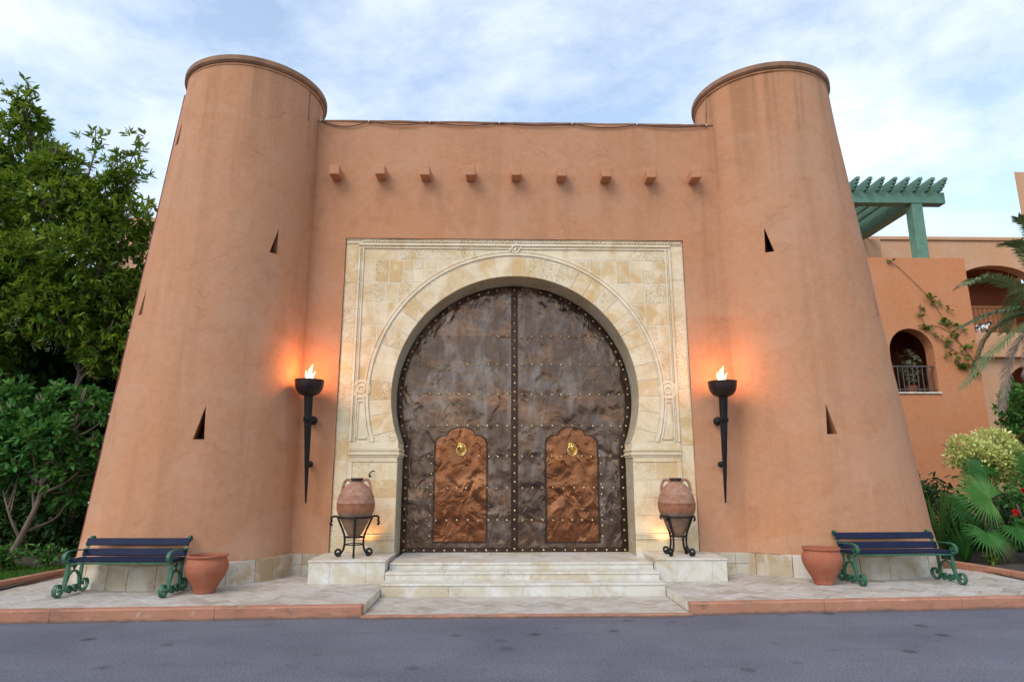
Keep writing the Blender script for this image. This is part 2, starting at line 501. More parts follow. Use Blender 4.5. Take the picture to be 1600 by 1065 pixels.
def mat_kerb():
    m, nt, b, out = new_mat('kerb_paint'); g = NT(nt); p = g.pos()
    c = g.mix(g.ramp(g.noise(p, 1.6, 5, 0.65), [(0.35, 0.0), (0.7, 1.0)]), (0.36, 0.150, 0.088), (0.43, 0.205, 0.125))
    c = g.mix(g.ramp(g.noise(g.mapped(p, (1, 1, 4)), 3.2, 6, 0.7, 0.5), [(0.52, 0.0), (0.68, 0.75)]), c, (0.17, 0.095, 0.065))
    c = g.mix(g.ramp(g.noise(g.mapped(p, (1, 1, 1), (5, 3, 8)), 7, 6, 0.7), [(0.60, 0.0), (0.68, 0.8)]), c, (0.42, 0.33, 0.27))
    sz = g.n('ShaderNodeSeparateXYZ'); g.l(p, sz.inputs[0])
    low = g.ramp(g.math('ADD', sz.outputs[2], g.math('MULTIPLY', g.noise(p, 6, 4), 0.05)), [(0.03, 0.85), (0.065, 0.0)])
    c = g.mix(low, c, (0.10, 0.075, 0.065))
    g.l(c, b.inputs['Base Color']); b.inputs['Roughness'].default_value = 0.85
    g.l(g.bump(g.noise(p, 22, 5, 0.65), 0.5, 0.012), b.inputs['Normal'])
    return m
M['kerb'] = mat_kerb()
M['terracotta'] = mat_simple('terracotta', (0.33, 0.092, 0.043), 0.8, var=0.10, nscale=6, bump=0.3, second=(0.36, 0.13, 0.075))
M['amphora'] = mat_simple('aged_terracotta', (0.29, 0.125, 0.075), 0.85, var=0.1, nscale=13, bump=0.6, second=(0.37, 0.235, 0.165))
M['amphora_band'] = mat_simple('orange_terracotta', (0.30, 0.118, 0.058), 0.85, var=0.16, nscale=13, bump=0.3)
M['amphora_low'] = mat_simple('grey_terracotta', (0.25, 0.145, 0.09), 0.88, var=0.2, nscale=7, bump=0.3)
M['dark_clay'] = mat_simple('dark_clay', (0.07, 0.035, 0.028), 0.8)
M['iron'] = mat_simple('black_iron', (0.018, 0.017, 0.018), 0.5, metal=0.6, var=0.2, bump=0.3, bscale=60)
M['bowl'] = mat_simple('torch_iron', (0.035, 0.02, 0.017), 0.45, metal=0.5, var=0.2, bump=0.3, bscale=25)
M['bench_green'] = mat_simple('green_paint', (0.022, 0.095, 0.048), 0.45, var=0.15, nscale=12, bump=0.2, spec=0.35, second=(0.05, 0.14, 0.085))
M['bench_blue'] = mat_simple('navy_paint', (0.010, 0.016, 0.046), 0.6, var=0.12, nscale=5, bump=0.3, bscale=20, spec=0.12, second=(0.016, 0.020, 0.042))
M['brass'] = mat_simple('brass', (0.78, 0.55, 0.20), 0.28, metal=1.0, var=0.15, bump=0.2)
M['stud'] = mat_simple('stud_brass', (0.62, 0.50, 0.30), 0.38, metal=1.0, var=0.1, bump=0)
M['copper_dark'] = mat_copper('hammered_dark_copper', (0.135, 0.088, 0.066), (0.32, 0.155, 0.085), 0.15, 0.22, 0.12)
M['copper_edge'] = mat_copper('dark_copper_edge', (0.075, 0.046, 0.036), (0.14, 0.078, 0.05), 0.2, 0.32)
M['copper_bright'] = mat_copper('hammered_bright_copper', (0.24, 0.092, 0.045), (0.50, 0.215, 0.105), 0.22, 0.18)
M['green_wood'] = mat_simple('green_painted_wood', (0.115, 0.235, 0.165), 0.6, var=0.12, nscale=4)
M['rail'] = mat_simple('grey_rail', (0.09, 0.075, 0.07), 0.5)
M['cable'] = mat_simple('dark_cable', (0.07, 0.028, 0.016), 0.6, bump=0)
M['red_cable'] = mat_simple('red_cable', (0.15, 0.02, 0.015), 0.5, bump=0)
M['clip'] = mat_simple('pale_clip', (0.7, 0.62, 0.52), 0.6, bump=0)
M['bark'] = mat_simple('bark', (0.16, 0.115, 0.085), 0.9, var=0.2, nscale=14, bump=0.6, bscale=25)
M['stem'] = mat_simple('vine_stem', (0.16, 0.085, 0.05), 0.8)
M['wood_door'] = mat_simple('orange_wood', (0.30, 0.105, 0.03), 0.6, var=0.15)
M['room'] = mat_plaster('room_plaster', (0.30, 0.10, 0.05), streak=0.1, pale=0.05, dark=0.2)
m_, nt_, b_, o_ = new_mat('black_white_glaze'); g_ = NT(nt_)
g_.l(g_.ramp(g_.noise(g_.obj(), 5.5, 2), [(0.47, (0.75, 0.74, 0.7)), (0.50, (0.01, 0.01, 0.01))]), b_.inputs['Base Color']); b_.inputs['Roughness'].default_value = 0.35
M['figurine'] = m_
M['lamp'] = mat_simple('lamp_housing', (0.62, 0.62, 0.64), 0.4)
M['flame'] = mat_emit('flame', (1.0, 0.62, 0.22), 5.0)
M['lamp_glow'] = mat_emit('lamp_glow', (1.0, 0.65, 0.25), 6.0)
M['leaf_tree'] = mat_leaf('tree_leaf', (0.030, 0.070, 0.014), (0.105, 0.205, 0.022), (0.36, 0.43, 0.05))
M['leaf_bright'] = mat_leaf('shrub_leaf', (0.030, 0.090, 0.022), (0.060, 0.190, 0.038), (0.15, 0.30, 0.06))
M['leaf_dark'] = mat_leaf('hedge_leaf', (0.018, 0.045, 0.014), (0.040, 0.095, 0.024), (0.085, 0.165, 0.040), 0.2)
M['leaf_yellow'] = mat_leaf('variegated_leaf', (0.28, 0.34, 0.07), (0.58, 0.61, 0.19), (0.82, 0.80, 0.42), 0.15)
M['leaf_fan'] = mat_leaf('fan_palm_leaf', (0.02, 0.085, 0.02), (0.05, 0.17, 0.03), (0.13, 0.27, 0.06), 0.3)
M['leaf_date'] = mat_leaf('date_palm_leaf', (0.075, 0.12, 0.055), (0.14, 0.20, 0.085), (0.30, 0.33, 0.14), 0.15)
M['leaf_dead'] = mat_leaf('dead_palm_leaf', (0.16, 0.125, 0.10), (0.24, 0.19, 0.155), (0.34, 0.29, 0.24), 0.1, 0.8)
M['panicle'] = mat_leaf('seed_panicle', (0.12, 0.13, 0.07), (0.22, 0.22, 0.13), (0.34, 0.32, 0.2), 0.2, 0.8)
M['flower'] = mat_leaf('red_petal', (0.45, 0.008, 0.012), (0.6, 0.012, 0.015), (0.7, 0.03, 0.02), 0.15)
M['grass'] = mat_leaf('grass_blade', (0.045, 0.13, 0.014), (0.075, 0.21, 0.022), (0.14, 0.28, 0.04), 0.2)

def mat_asphalt():
    m, nt, b, out = new_mat('asphalt'); g = NT(nt); p = g.pos()
    n1 = g.noise(p, 0.8, 5, 0.6, 0.4)
    c = g.mix(g.ramp(n1, [(0.35, 0.0), (0.7, 1.0)]), (0.100, 0.104, 0.136), (0.142, 0.146, 0.178))
    n2 = g.noise(g.mapped(p, (0.5, 2.2, 1)), 1.3, 6, 0.65)
    c = g.mix(g.ramp(n2, [(0.50, 0.0), (0.76, 0.5)]), c, (0.080, 0.077, 0.088))
    # oil and tar spots
    v = g.n('ShaderNodeTexVoronoi', feature='F1'); v.inputs['Scale'].default_value = 2.1; v.inputs['Randomness'].default_value = 1.0
    g.l(g.mix(0.14, p, g.n('ShaderNodeTexNoise').outputs['Color'], 'ADD'), v.inputs['Vector'])
    spots = g.ramp(v.outputs['Distance'], [(0.09, 1.0), (0.20, 0.0)])
    patch = g.ramp(g.noise(g.mapped(p, (1,1,1), (2.2, 5.1, 0)), 0.42, 3), [(0.34, 0.0), (0.50, 1.0)])
    c = g.mix(g.math('MULTIPLY', g.math('MULTIPLY', spots, patch), 0.7), c, (0.028, 0.026, 0.028))
    sp = g.noise(p, 48, 4, 0.75)
    c = g.mix(0.75, c, g.ramp(sp, [(0.28, 0.25), (0.5, 1.0), (0.72, 1.9)]), 'MULTIPLY')
    g.l(c, b.inputs['Base Color'])
    b.inputs['Roughness'].default_value = 0.72
    b.inputs['Specular IOR Level'].default_value = 0.35
    n = g.bump(g.noise(p, 90, 3, 0.7), 0.5, 0.006)
    g.l(g.bump(g.noise(p, 6, 4), 0.25, 0.02, n), b.inputs['Normal'])
    return m
M['asphalt'] = mat_asphalt()
def mat_soil():
    m, nt, b, out = new_mat('soil'); g = NT(nt); p = g.pos()
    c = g.mix(g.ramp(g.noise(p, 3, 6, 0.7), [(0.35, 0.0), (0.7, 1.0)]), (0.045, 0.030, 0.020), (0.085, 0.065, 0.04))
    g.l(c, b.inputs['Base Color']); b.inputs['Roughness'].default_value = 0.95
    g.l(g.bump(g.noise(p, 25, 5, 0.7), 0.8, 0.03), b.inputs['Normal'])
    return m
M['soil'] = mat_soil()

# ================================================================== the setting: ground, road, kerbs, pavement
ZP = 0.13                                     # pavement level
gb = MB().add([(-400,-400,-0.02),(400,-400,-0.02),(400,700,-0.02),(-400,700,-0.02)], [(0,1,2,3)])
tag(gb.build('ground', M['soil']), kind='structure')
rb = MB().add([(-80,-40,0),(80,-40,0),(80,8.6,0),(-80,8.6,0)], [(0,1,2,3)])
tag(rb.build('road', M['asphalt']), kind='structure')

def lerp_line(pts, x):
    for a, b in zip(pts, pts[1:]):
        if a[0] <= x <= b[0]: return a[1]+(b[1]-a[1])*(x-a[0])/(b[0]-a[0])
    return pts[0][1] if x < pts[0][0] else pts[-1][1]
KL = [(-12, 7.25), (-7.2, 7.52), (-5.72, 7.62), (-1.83, 7.83)]
KR = [(1.97, 7.88), (4.0, 8.02), (6.17, 8.18), (7.6, 8.30), (12, 8.6)]

def kerb_run(parent, line, x0, x1, z0, z1, w, step, m):
    x = x0
    while x < x1 - 0.05:
        xe = min(x + step*random.uniform(0.92, 1.08), x1)
        if x1 - xe < 0.35: xe = x1
        g = 0.0025
        mb = MB(); nseg = 10; prof = [(0, z0), (0, z1-0.014), (0.014, z1), (w, z1), (w, z0)]
        vs_ = []; fs = []
        for i in range(nseg+1):
            xx = x+g+(xe-x-2*g)*i/nseg
            yy = lerp_line(line, xx)
            w1 = 0.006*fbm(xx*2.3, 1, 3); w2 = 0.005*fbm(xx*3.1, 5, 2)
            for (dy, z) in prof: vs_.append((xx, yy+dy+(w1 if dy < 0.05 else 0), z+(w2 if z > z0 else 0)))
        n = len(prof)
        for i in range(nseg):
            for k in range(n):
                k2 = (k+1) % n
                fs.append((i*n+k, i*n+k2, (i+1)*n+k2, (i+1)*n+k))
        fs.append(tuple(range(n))); fs.append(tuple(nseg*n+k for k in range(n)))
        mb.add(vs_, fs)
        mb.build('kerb_stone', m, parent)
        x = xe
kl = tag(empty('kerb_left', (0,0,0)), kind='structure')
kerb_run(kl, KL, -12, -1.835, -0.01, ZP+0.006, 0.13, 1.75, M['kerb'])
kr = tag(empty('kerb_right', (0,0,0)), kind='structure')
kerb_run(kr, KR, 1.975, 12, -0.01, ZP+0.006, 0.13, 1.75, M['kerb'])
kc = tag(empty('kerb_centre', (0,0,0)), kind='structure')
kerb_run(kc, [(-1.83, 7.76), (1.97, 7.80)], -1.83, 1.97, -0.01, 0.036, 0.075, 1.9, M['kerb'])

# garden edgings (low red kerbs running back along the beds)
def edging(name, pts, zt):
    p = tag(empty(name), kind='structure')
    for (a, b) in zip(pts, pts[1:]):
        d = Vector((b[0]-a[0], b[1]-a[1], 0)); L = d.length; d.normalize(); n = Vector((-d.y, d.x, 0))
        mb = MB().box(0.003, L-0.003, -0.05, 0.05, 0, zt, 0.012)
        mb.xf(Matrix(((d.x, n.x, 0, a[0]), (d.y, n.y, 0, a[1]), (0, 0, 1, 0), (0, 0, 0, 1))))
        mb.build('kerb_stone', M['kerb'], p)
edging('garden_kerb_left', [(-7.0, 7.7), (-6.93, 8.5), (-6.86, 9.3), (-6.78, 10.1), (-6.6, 10.9)], 0.225)
edging('garden_kerb_right', [(7.50, 8.5), (7.40, 9.1), (7.30, 9.75), (7.22, 10.5), (7.1, 11.2)], 0.225)

# pavement beds and herringbone tiles
def slab(name, quad, z0, z1, m):
    n = len(quad)
    mb = MB().add([(x, y, z0) for x, y in quad]+[(x, y, z1) for x, y in quad],
                  [tuple(range(n-1, -1, -1)), tuple(range(n, 2*n))]+[(i, (i+1)%n, n+(i+1)%n, n+i) for i in range(n)])
    return tag(mb.build(name, m), kind='structure')
TOW = {'L': dict(c0=(-4.938, 10.433), r0=1.525, c1=(-4.535, 10.298), r1=1.097, H=8.149),
       'R': dict(c0=(5.07, 11.55), r0=1.95, c1=(4.55, 10.68), r1=1.135, H=8.42)}
TW_, TL_ = 0.185, 0.37
tile_full = {}
def tile_mesh(poly, z, key=None):
    mb = piece(poly, z, z-0.04, 0.004, floor_M3)
    return mb.mesh('paving_tile') if mb else None
def herringbone(parent, quad, z, skip, ox=0.0):
    a = rad(45); ca, sa = math.cos(a), math.sin(a)
    lim = [inset(quad, 0.003)][0]
    base = piece([(0.0035, 0.0035), (TL_-0.0035, 0.0035), (TL_-0.0035, TW_-0.0035), (0.0035, TW_-0.0035)], 0.0, -0.04, 0.004, floor_M3).mesh('paving_tile')
    base.materials.append(M['paver'])
    n = 0
    for i in range(-60, 90):
        for j in range(-60, 90):
            k = (i-j) % 4
            if k == 0: rect = (i, j, 2, 1)
            elif k == 3: rect = (i, j, 1, 2)
            else: continue
            gx = 0.0035
            pts = [(rect[0]*TW_+gx, rect[1]*TW_+gx), ((rect[0]+rect[2])*TW_-gx, rect[1]*TW_+gx), ((rect[0]+rect[2])*TW_-gx, (rect[1]+rect[3])*TW_-gx), (rect[0]*TW_+gx, (rect[1]+rect[3])*TW_-gx)]
            w = [(p[0]*ca-p[1]*sa+ox, p[0]*sa+p[1]*ca+5.0) for p in pts]
            cx = sum(p[0] for p in w)/4; cy = sum(p[1] for p in w)/4
            if not (min(q[0] for q in quad)-0.4 < cx < max(q[0] for q in quad)+0.4 and min(q[1] for q in quad)-0.4 < cy < max(q[1] for q in quad)+0.4): continue
            if skip(cx, cy): continue
            c = w
            for q in range(len(lim)):
                A, B = lim[q], lim[(q+1) % len(lim)]
                ex, ey = B[0]-A[0], B[1]-A[1]; L = math.hypot(ex, ey)
                if L < 1e-6: continue
                nn = (-ey/L, ex/L)
                c = clip_half(c, nn, nn[0]*A[0]+nn[1]*A[1])
                if len(c) < 3: break
            if len(c) < 3 or abs(area2(c)) < 0.0012: continue
            zz = z + random.uniform(-0.002, 0.002)
            if abs(area2(c)) > 0.985*abs(area2(w)):
                o = link_mesh('paving_tile', base, None, parent)
                if k == 0:
                    o.location = (rect[0]*TW_*ca-rect[1]*TW_*sa+ox, rect[0]*TW_*sa+rect[1]*TW_*ca+5.0, zz); o.rotation_euler = (0, 0, a)
                else:
                    px, py = (rect[0]+1)*TW_, rect[1]*TW_
                    o.location = (px*ca-py*sa+ox, px*sa+py*ca+5.0, zz); o.rotation_euler = (0, 0, a+math.pi/2)
            else:
                me = tile_mesh(c, zz)
                if me is None: continue
                me.materials.append(M['paver'])
                link_mesh('paving_tile', me, None, parent)
            n += 1
    return n
def in_tower(s, x, y, m=-0.12):
    t = TOW[s]; return math.hypot(x-t['c0'][0], y-t['c0'][1]) < t['r0']+m
qL = [(-6.98, 7.67), (-5.72, 7.75), (-1.83, 7.96), (-1.83, 10.3), (-6.74, 10.3)]
pl = slab('pavement_left', [(-6.98, 7.66), (-1.832, 7.94), (-1.832, 10.6), (-6.7, 10.6)], 0.0, ZP-0.008, M['paver_bed'])
herringbone(pl, qL, ZP, lambda x, y: in_tower('L', x, y) or (x > -2.75 and y > 9.55) or (y > 9.3 and x < -6.3))
qR = [(1.97, 8.01), (4.0, 8.15), (6.17, 8.31), (7.46, 8.41), (7.24, 10.4), (1.97, 10.3)]
pr = slab('pavement_right', [(1.972, 7.99), (7.48, 8.40), (7.2, 10.7), (1.972, 10.6)], 0.0, ZP-0.008, M['paver_bed'])
herringbone(pr, qR, ZP, lambda x, y: in_tower('R', x, y) or (x < 2.85 and y > 9.7))
qC = [(-1.818, 7.84), (1.958, 7.88), (1.958, 8.95), (-1.818, 8.95)]
pc = slab('pavement_centre', [(-1.825, 7.83), (1.965, 7.87), (1.965, 9.0), (-1.825, 9.0)], 0.0, 0.022, M['paver_bed'])
herringbone(pc, qC, 0.03, lambda x, y: False, 0.1)
# pale edge stones facing the recess at both sides of the lower strip
for par, x0, x1, ys in ((pl, -1.832, -1.822, 7.96), (pr, 1.962, 1.972, 8.01)):
    yy = ys
    while yy < 8.93:
        ye = min(yy+0.33, 8.945)
        MB().box(x0, x1, yy+0.002, ye-0.002, 0.03, ZP+0.002, 0.002).build('edge_slab', M['marble'], par)
        yy = ye

# garden beds
def bed(name, x0, x1, y0, y1, z, slope):
    nx, ny = 40, 40; vs_ = []; fs = []
    for j in range(ny+1):
        for i in range(nx+1):
            x = x0+(x1-x0)*i/nx; y = y0+(y1-y0)*j/ny
            vs_.append((x, y, z+slope*max(0, y-10)+0.05*fbm(x*0.9, y*0.9, 4)))
    for j in range(ny):
        for i in range(nx):
            a = j*(nx+1)+i; fs.append((a, a+1, a+nx+2, a+nx+1))
    return tag(MB().add(vs_, fs).build(name, M['soil'], None, True), kind='structure')
bed('garden_bed_left', -22, -6.72, 7.6, 22, 0.16, 0.0)
bed('garden_bed_right', 7.2, 24, 8.6, 19.7, 0.16, 0.0)

# ================================================================== entrance steps and plinths
st = tag(empty('entrance_steps', (0.06, 8.95, 0)), 'three low marble steps and landing leading up to the copper gate', 'steps')
def lpart(name, mb, m, parent, smooth=False, angle=None):
    """part given in world coordinates under an unrotated empty"""
    o = mb.build(name, m, parent, smooth, angle)
    L = parent.location.copy()
    if parent.parent: L += parent.parent.location
    o.location = -L
    return o
X0s, X1s = -1.82, 1.96
def cuts(x0, x1, w, jit=0.15):
    out = [x0]
    while out[-1] < x1-0.01:
        nx = out[-1]+w*random.uniform(1-jit, 1+jit)
        if x1-nx < w*0.5: nx = x1
        out.append(nx)
    return out
step_def = [(8.95, 9.28, 0.03, 0.192), (9.27, 9.62, 0.188, 0.290), (9.61, 10.30, 0.286, 0.372)]
for (ya, yb, za, zb) in step_def:
    xs = cuts(X0s, X1s, 1.0)
    for a, b in zip(xs, xs[1:]):
        lpart('riser_slab', MB().box(a+0.001, b-0.001, ya+0.012, ya+0.06, za-0.01, zb-0.03, 0.002), M['marble'], st)
    xs = cuts(X0s, X1s, 0.95)
    for a, b in zip(xs, xs[1:]):
        lpart('tread_slab', MB().box(a+0.001, b-0.001, ya, yb, zb-0.03, zb+random.uniform(-0.001, 0.001), 0.005), M['marble'], st)
xs = cuts(X0s+0.02, X1s-0.02, 0.72)
for a, b in zip(xs, xs[1:]):
    lpart('landing_slab', MB().box(a+0.001, b-0.001, 10.302, 10.96, 0.33, 0.372, 0.003), M['marble'], st)
lpart('step_core', MB().box(X0s+0.03, X1s-0.03, 9.02, 10.95, 0.0, 0.155).box(X0s+0.03, X1s-0.03, 9.34, 10.95, 0.1, 0.255).box(X0s+0.03, X1s-0.03, 9.68, 10.95, 0.2, 0.325), M['mortar'], st)

def plinth(x0, x1, y0, label):
    zt = 0.44
    p = tag(empty('plinth', ((x0+x1)/2, y0, ZP)), label, 'plinth', 'plinths beside the steps')
    lpart('core', MB().box(x0+0.03, x1-0.03, y0+0.03, 10.29, 0.06, zt-0.03), M['mortar'], p)
    xs = [x0+0.004, x0+0.30, x0+0.80, x1-0.004]
    for a, b in zip(xs, xs[1:]):
        lpart('front_slab', MB().box(a+0.001, b-0.001, y0+0.006, y0+0.034, 0.10, zt-0.027, 0.002), M['marble'], p)
    for (xa, xb) in ((x0+0.006, x0+0.034), (x1-0.034, x1-0.006)):
        ys = [y0+0.036, y0+0.45, 10.285]
        for a, b in zip(ys, ys[1:]):
            lpart('side_slab', MB().box(xa, xb, a, b-0.002, 0.10, zt-0.027, 0.002), M['marble'], p)
    xs = [x0, (x0+x1)/2, x1]
    lpart('top_slab', MB().box(x0-0.006, x1+0.006, y0-0.006, 10.275, zt-0.025, zt, 0.003), M['marble'], p)
    return p
plinth(-2.90, -1.835, 9.36, 'low marble-clad plinth left of the steps carrying an amphora')
plinth(1.965, 2.98, 9.46, 'low marble-clad plinth right of the steps carrying an amphora')

# ================================================================== towers
def cone_at(t, z):
    s = (z-0.45)/(t['H']-0.45)
    return (t['c0'][0]+(t['c1'][0]-t['c0'][0])*s, t['c0'][1]+(t['c1'][1]-t['c0'][1])*s, t['r0']+(t['r1']-t['r0'])*s)
def tower(side, label, slits):
    t = TOW[side]; H = t['H']
    root = tag(empty('round_tower', (t['c0'][0], t['c0'][1], ZP)), label, 'tower', 'towers flanking the gate')
    N, K = 144, 70
    vs_ = []; fs = []
    zs = [0.44+(H-0.10-0.44)*k/K for k in range(K+1)]
    for z in zs:
        x, y, r = cone_at(t, z)
        for i in range(N):
            a = 2*math.pi*i/N
            ca, sa = math.cos(a), math.sin(a)
            d = 0.012*fbm(ca*r*0.9+7, sa*r*0.9, z*0.55) + 0.004*fbm(ca*r*3, sa*r*3+4, z*2.2)
            if z < 0.75: d += 0.03*(0.75-z)/0.3*max(0.0, 0.6+fbm(ca*2.2, sa*2.2, 9))   # thickened coat at the foot
            vs_.append((x+(r+d)*ca, y+(r+d)*sa, z))
    for k in range(K):
        for i in range(N):
            j = (i+1) % N
            fs.append((k*N+i, k*N+j, (k+1)*N+j, (k+1)*N+i))
    fs.append(tuple(range(N-1, -1, -1))); fs.append(tuple(K*N+i for i in range(N)))
    body = MB().add(vs_, fs).build('shaft', M['plaster'], root, True)
    body.location = -root.location
    # triangular slits cut right into the wall
    cb = MB()
    for (ang, zb, h, w, flip) in slits:
        a = rad(ang); x, y, r = cone_at(t, zb+h/2)
        u = Vector((math.cos(a), math.sin(a), 0)); v = Vector((-u.y, u.x, 0))   # v points to the viewer's right for the camera side
        c = Vector((x, y, 0))
        tri = [(-w/2, zb), (w/2, zb), ((w/2-0.02)*flip, zb+h)]
        q = []
        for rr in (r-0.75, r+0.5):
            for (s_, z) in tri: q.append(c+u*rr+v*s_+Vector((0, 0, z)))
        cb.add(q, [(0,1,2),(5,4,3),(0,3,4,1),(1,4,5,2),(2,5,3,0)])
    cut = cb.build('cutter', None)
    md = body.modifiers.new('slits', 'BOOLEAN'); md.operation = 'DIFFERENCE'; md.object = cut; md.solver = 'EXACT'
    bpy.context.view_layer.update()
    dg = bpy.context.evaluated_depsgraph_get()
    me = bpy.data.meshes.new_from_object(body.evaluated_get(dg))
    body.modifiers.clear(); old = body.data; body.data = me
    bpy.data.objects.remove(cut)
    me.polygons.foreach_set('use_smooth', [True]*len(me.polygons)); me.set_sharp_from_angle(angle=rad(35))
    # projecting cap
    x, y, r = cone_at(t, H)
    o = 0.07
    cap = MB().lathe([(H-0.115, r-0.2), (H-0.115, r+o-0.03), (H-0.085, r+o), (H-0.01, r+o), (H, r+o-0.012), (H, r-0.25)], 128, (x, y, 0))
    lpart('cap', cap, M['coping'], root, True, 30)
    bead = MB().lathe([(H-0.15, r-0.1), (H-0.15, r+0.022), (H-0.125, r+0.03), (H-0.117, r+0.02), (H-0.117, r-0.1)], 128, (x, y, 0))
    lpart('bead', bead, M['plaster'], root, True, 40)
    # skirting stones round the foot
    a = -200.0 if side == 'L' else -190.0; end = 20.0
    while a < end:
        w = random.uniform(11, 17)
        x, y, r = cone_at(t, 0.45)
        rr = r+0.04+random.uniform(-0.004, 0.004)
        n = 4; vs_ = []; fs = []
        for i in range(n+1):
            an = rad(a+0.12+(w-0.24)*i/n)
            for (q, z) in ((-0.10, 0.08), (0.018, 0.08), (0.0, 0.425), (-0.012, 0.44), (-0.10, 0.44)):
                vs_.append((x+(rr+q)*math.cos(an), y+(rr+q)*math.sin(an), z))
        for i in range(n):
            for k in range(5):
                k2 = (k+1) % 5
                fs.append((i*5+k, i*5+k2, (i+1)*5+k2, (i+1)*5+k))
        fs.append((0,1,2,3,4)); fs.append(tuple(n*5+k for k in range(5)))
        lpart('skirting_stone', MB().add(vs_, fs), M['skirting'], root)
        a += w
    return root
tower('L', 'tapering round plaster tower left of the gate, behind the left bench', [(-42.5, 4.95, 0.42, 0.14, 1), (-73, 2.08, 0.47, 0.145, 1), (-130, 3.92, 0.42, 0.13, 1), (-135, 6.75, 0.42, 0.13, 1)])
tower('R', 'tapering round plaster tower right of the gate, beside the orange building', [(-117, 5.12, 0.42, 0.145, -1), (-96.4, 2.20, 0.46, 0.15, -1), (-43, 4.12, 0.45, 0.13, -1)])

# ================================================================== gate wall between the towers
WY = 10.25
SY = 10.283
gw = tag(empty('gate_wall', (0, WY, 0)), 'flat terracotta plaster wall over the gate, with nine projecting beams', 'wall')
PX, PZ, WT = 2.852, 5.50, 7.65
def gate_wall_mesh():
    xs = sorted(set([round(-4.3+0.1536*i, 4) for i in range(57)] + [-PX, PX])); zs = sorted(set([round(0.40+0.15*i, 4) for i in range(48)] + [PZ, WT]))
    xs = [x for x in xs if abs(abs(x)-PX) > 0.05 or abs(x) == PX]; zs = [z for z in zs if (abs(z-PZ) > 0.05 or z == PZ) and z <= WT and (z == WT or z < WT-0.05)]
    vs_ = []; idx = {}; fs = []
    def vid(x, y, z, lay):
        k = (x, z, lay)
        if k not in idx:
            idx[k] = len(vs_)
            d = 0.010*fbm(x*0.8, z*0.8, 2)+0.003*fbm(x*3, z*3, 5) if lay == 0 else 0
            zz = z+(0.010*fbm(x*1.6, 3, 8) if z == WT else 0)
            ex = 0.006*fbm(z*2.2, 1, 4) if abs(x) == PX and z <= PZ else 0
            ez = 0.005*fbm(x*2.2, 6, 4) if z == PZ and abs(x) <= PX else 0
            vs_.append((x+ex, y+d, zz+ez))
        return idx[k]
    for i in range(len(xs)-1):
        for j in range(len(zs)-1):
            xm = (xs[i]+xs[i+1])/2; zm = (zs[j]+zs[j+1])/2
            if abs(xm) < PX and zm < PZ: continue
            fs.append((vid(xs[i], WY, zs[j], 0), vid(xs[i+1], WY, zs[j], 0), vid(xs[i+1], WY, zs[j+1], 0), vid(xs[i], WY, zs[j+1], 0)))
    B = WY+0.75
    for i in range(len(xs)-1):      # top and lintel soffit
        fs.append((vid(xs[i], WY, WT, 0), vid(xs[i+1], WY, WT, 0), vid(xs[i+1], B, WT, 1), vid(xs[i], B, WT, 1)))
        if abs((xs[i]+xs[i+1])/2) < PX:
            fs.append((vid(xs[i+1], WY, PZ, 0), vid(xs[i], WY, PZ, 0), vid(xs[i], B, PZ, 1), vid(xs[i+1], B, PZ, 1)))
    for j in range(len(zs)-1):
        if (zs[j]+zs[j+1])/2 < PZ:
            for s in (-PX, PX):
                fs.append((vid(s, WY, zs[j], 0), vid(s, WY, zs[j+1], 0), vid(s, B, zs[j+1], 1), vid(s, B, zs[j], 1)))
    x0, x1, zb = xs[0], xs[-1], zs[0]
    fs.append((vid(x0, B, WT, 1), vid(x1, B, WT, 1), vid(x1, B, PZ, 1), vid(x0, B, PZ, 1)))
    return MB().add(vs_, fs)
lpart('plaster_face', gate_wall_mesh(), M['plaster_wall'], gw, True, 40)
cp = MB()
n = 60; vs_ = []; fs = []
for i in range(n+1):
    x = -3.75+7.5*i/n; dz = 0.010*fbm(x*1.6, 3, 8)
    for (y, z) in ((WY-0.012, WT-0.012), (WY-0.012, WT+0.018), (WY+0.6, WT+0.02), (WY+0.6, WT-0.012)): vs_.append((x, y, z+dz+0.006))
for i in range(n):
    for k in range(4):
        k2 = (k+1) % 4; fs.append((i*4+k, i*4+k2, (i+1)*4+k2, (i+1)*4+k))
lpart('coping', cp.add(vs_, fs), M['coping'], gw)
for i in range(9):
    x = -3.06+0.7675*i
    b = MB().box(-0.082, 0.082, -0.25, 0.03, -0.085, 0.085, 0.010)
    b.xf(Matrix.Translation((x+random.uniform(-0.01, 0.01), WY, 6.625+random.uniform(-0.008, 0.008))) @ Matrix.Rotation(rad(random.uniform(-1.5, 1.5)), 4, 'Y'))
    lpart('beam', b, M['plaster_wall'], gw)
# skirting stones between tower and plinth
for sx in (-1, 1):
    xa, xb = (2.92, 3.55) if sx < 0 else (3.0, 3.75)
    xs = [xa, (xa+xb)/2, xb]
    for a, b in zip(xs, xs[1:]):
        for (za, zb) in ((0.08, 0.27), (0.274, 0.43)):
            lo, hi = sorted((sx*a, sx*b))
            lpart('skirting_stone', MB().box(lo+0.002, hi-0.002, WY-0.03+random.uniform(-.003, .003), WY+0.06, za, zb, 0.004), M['skirting'], gw)

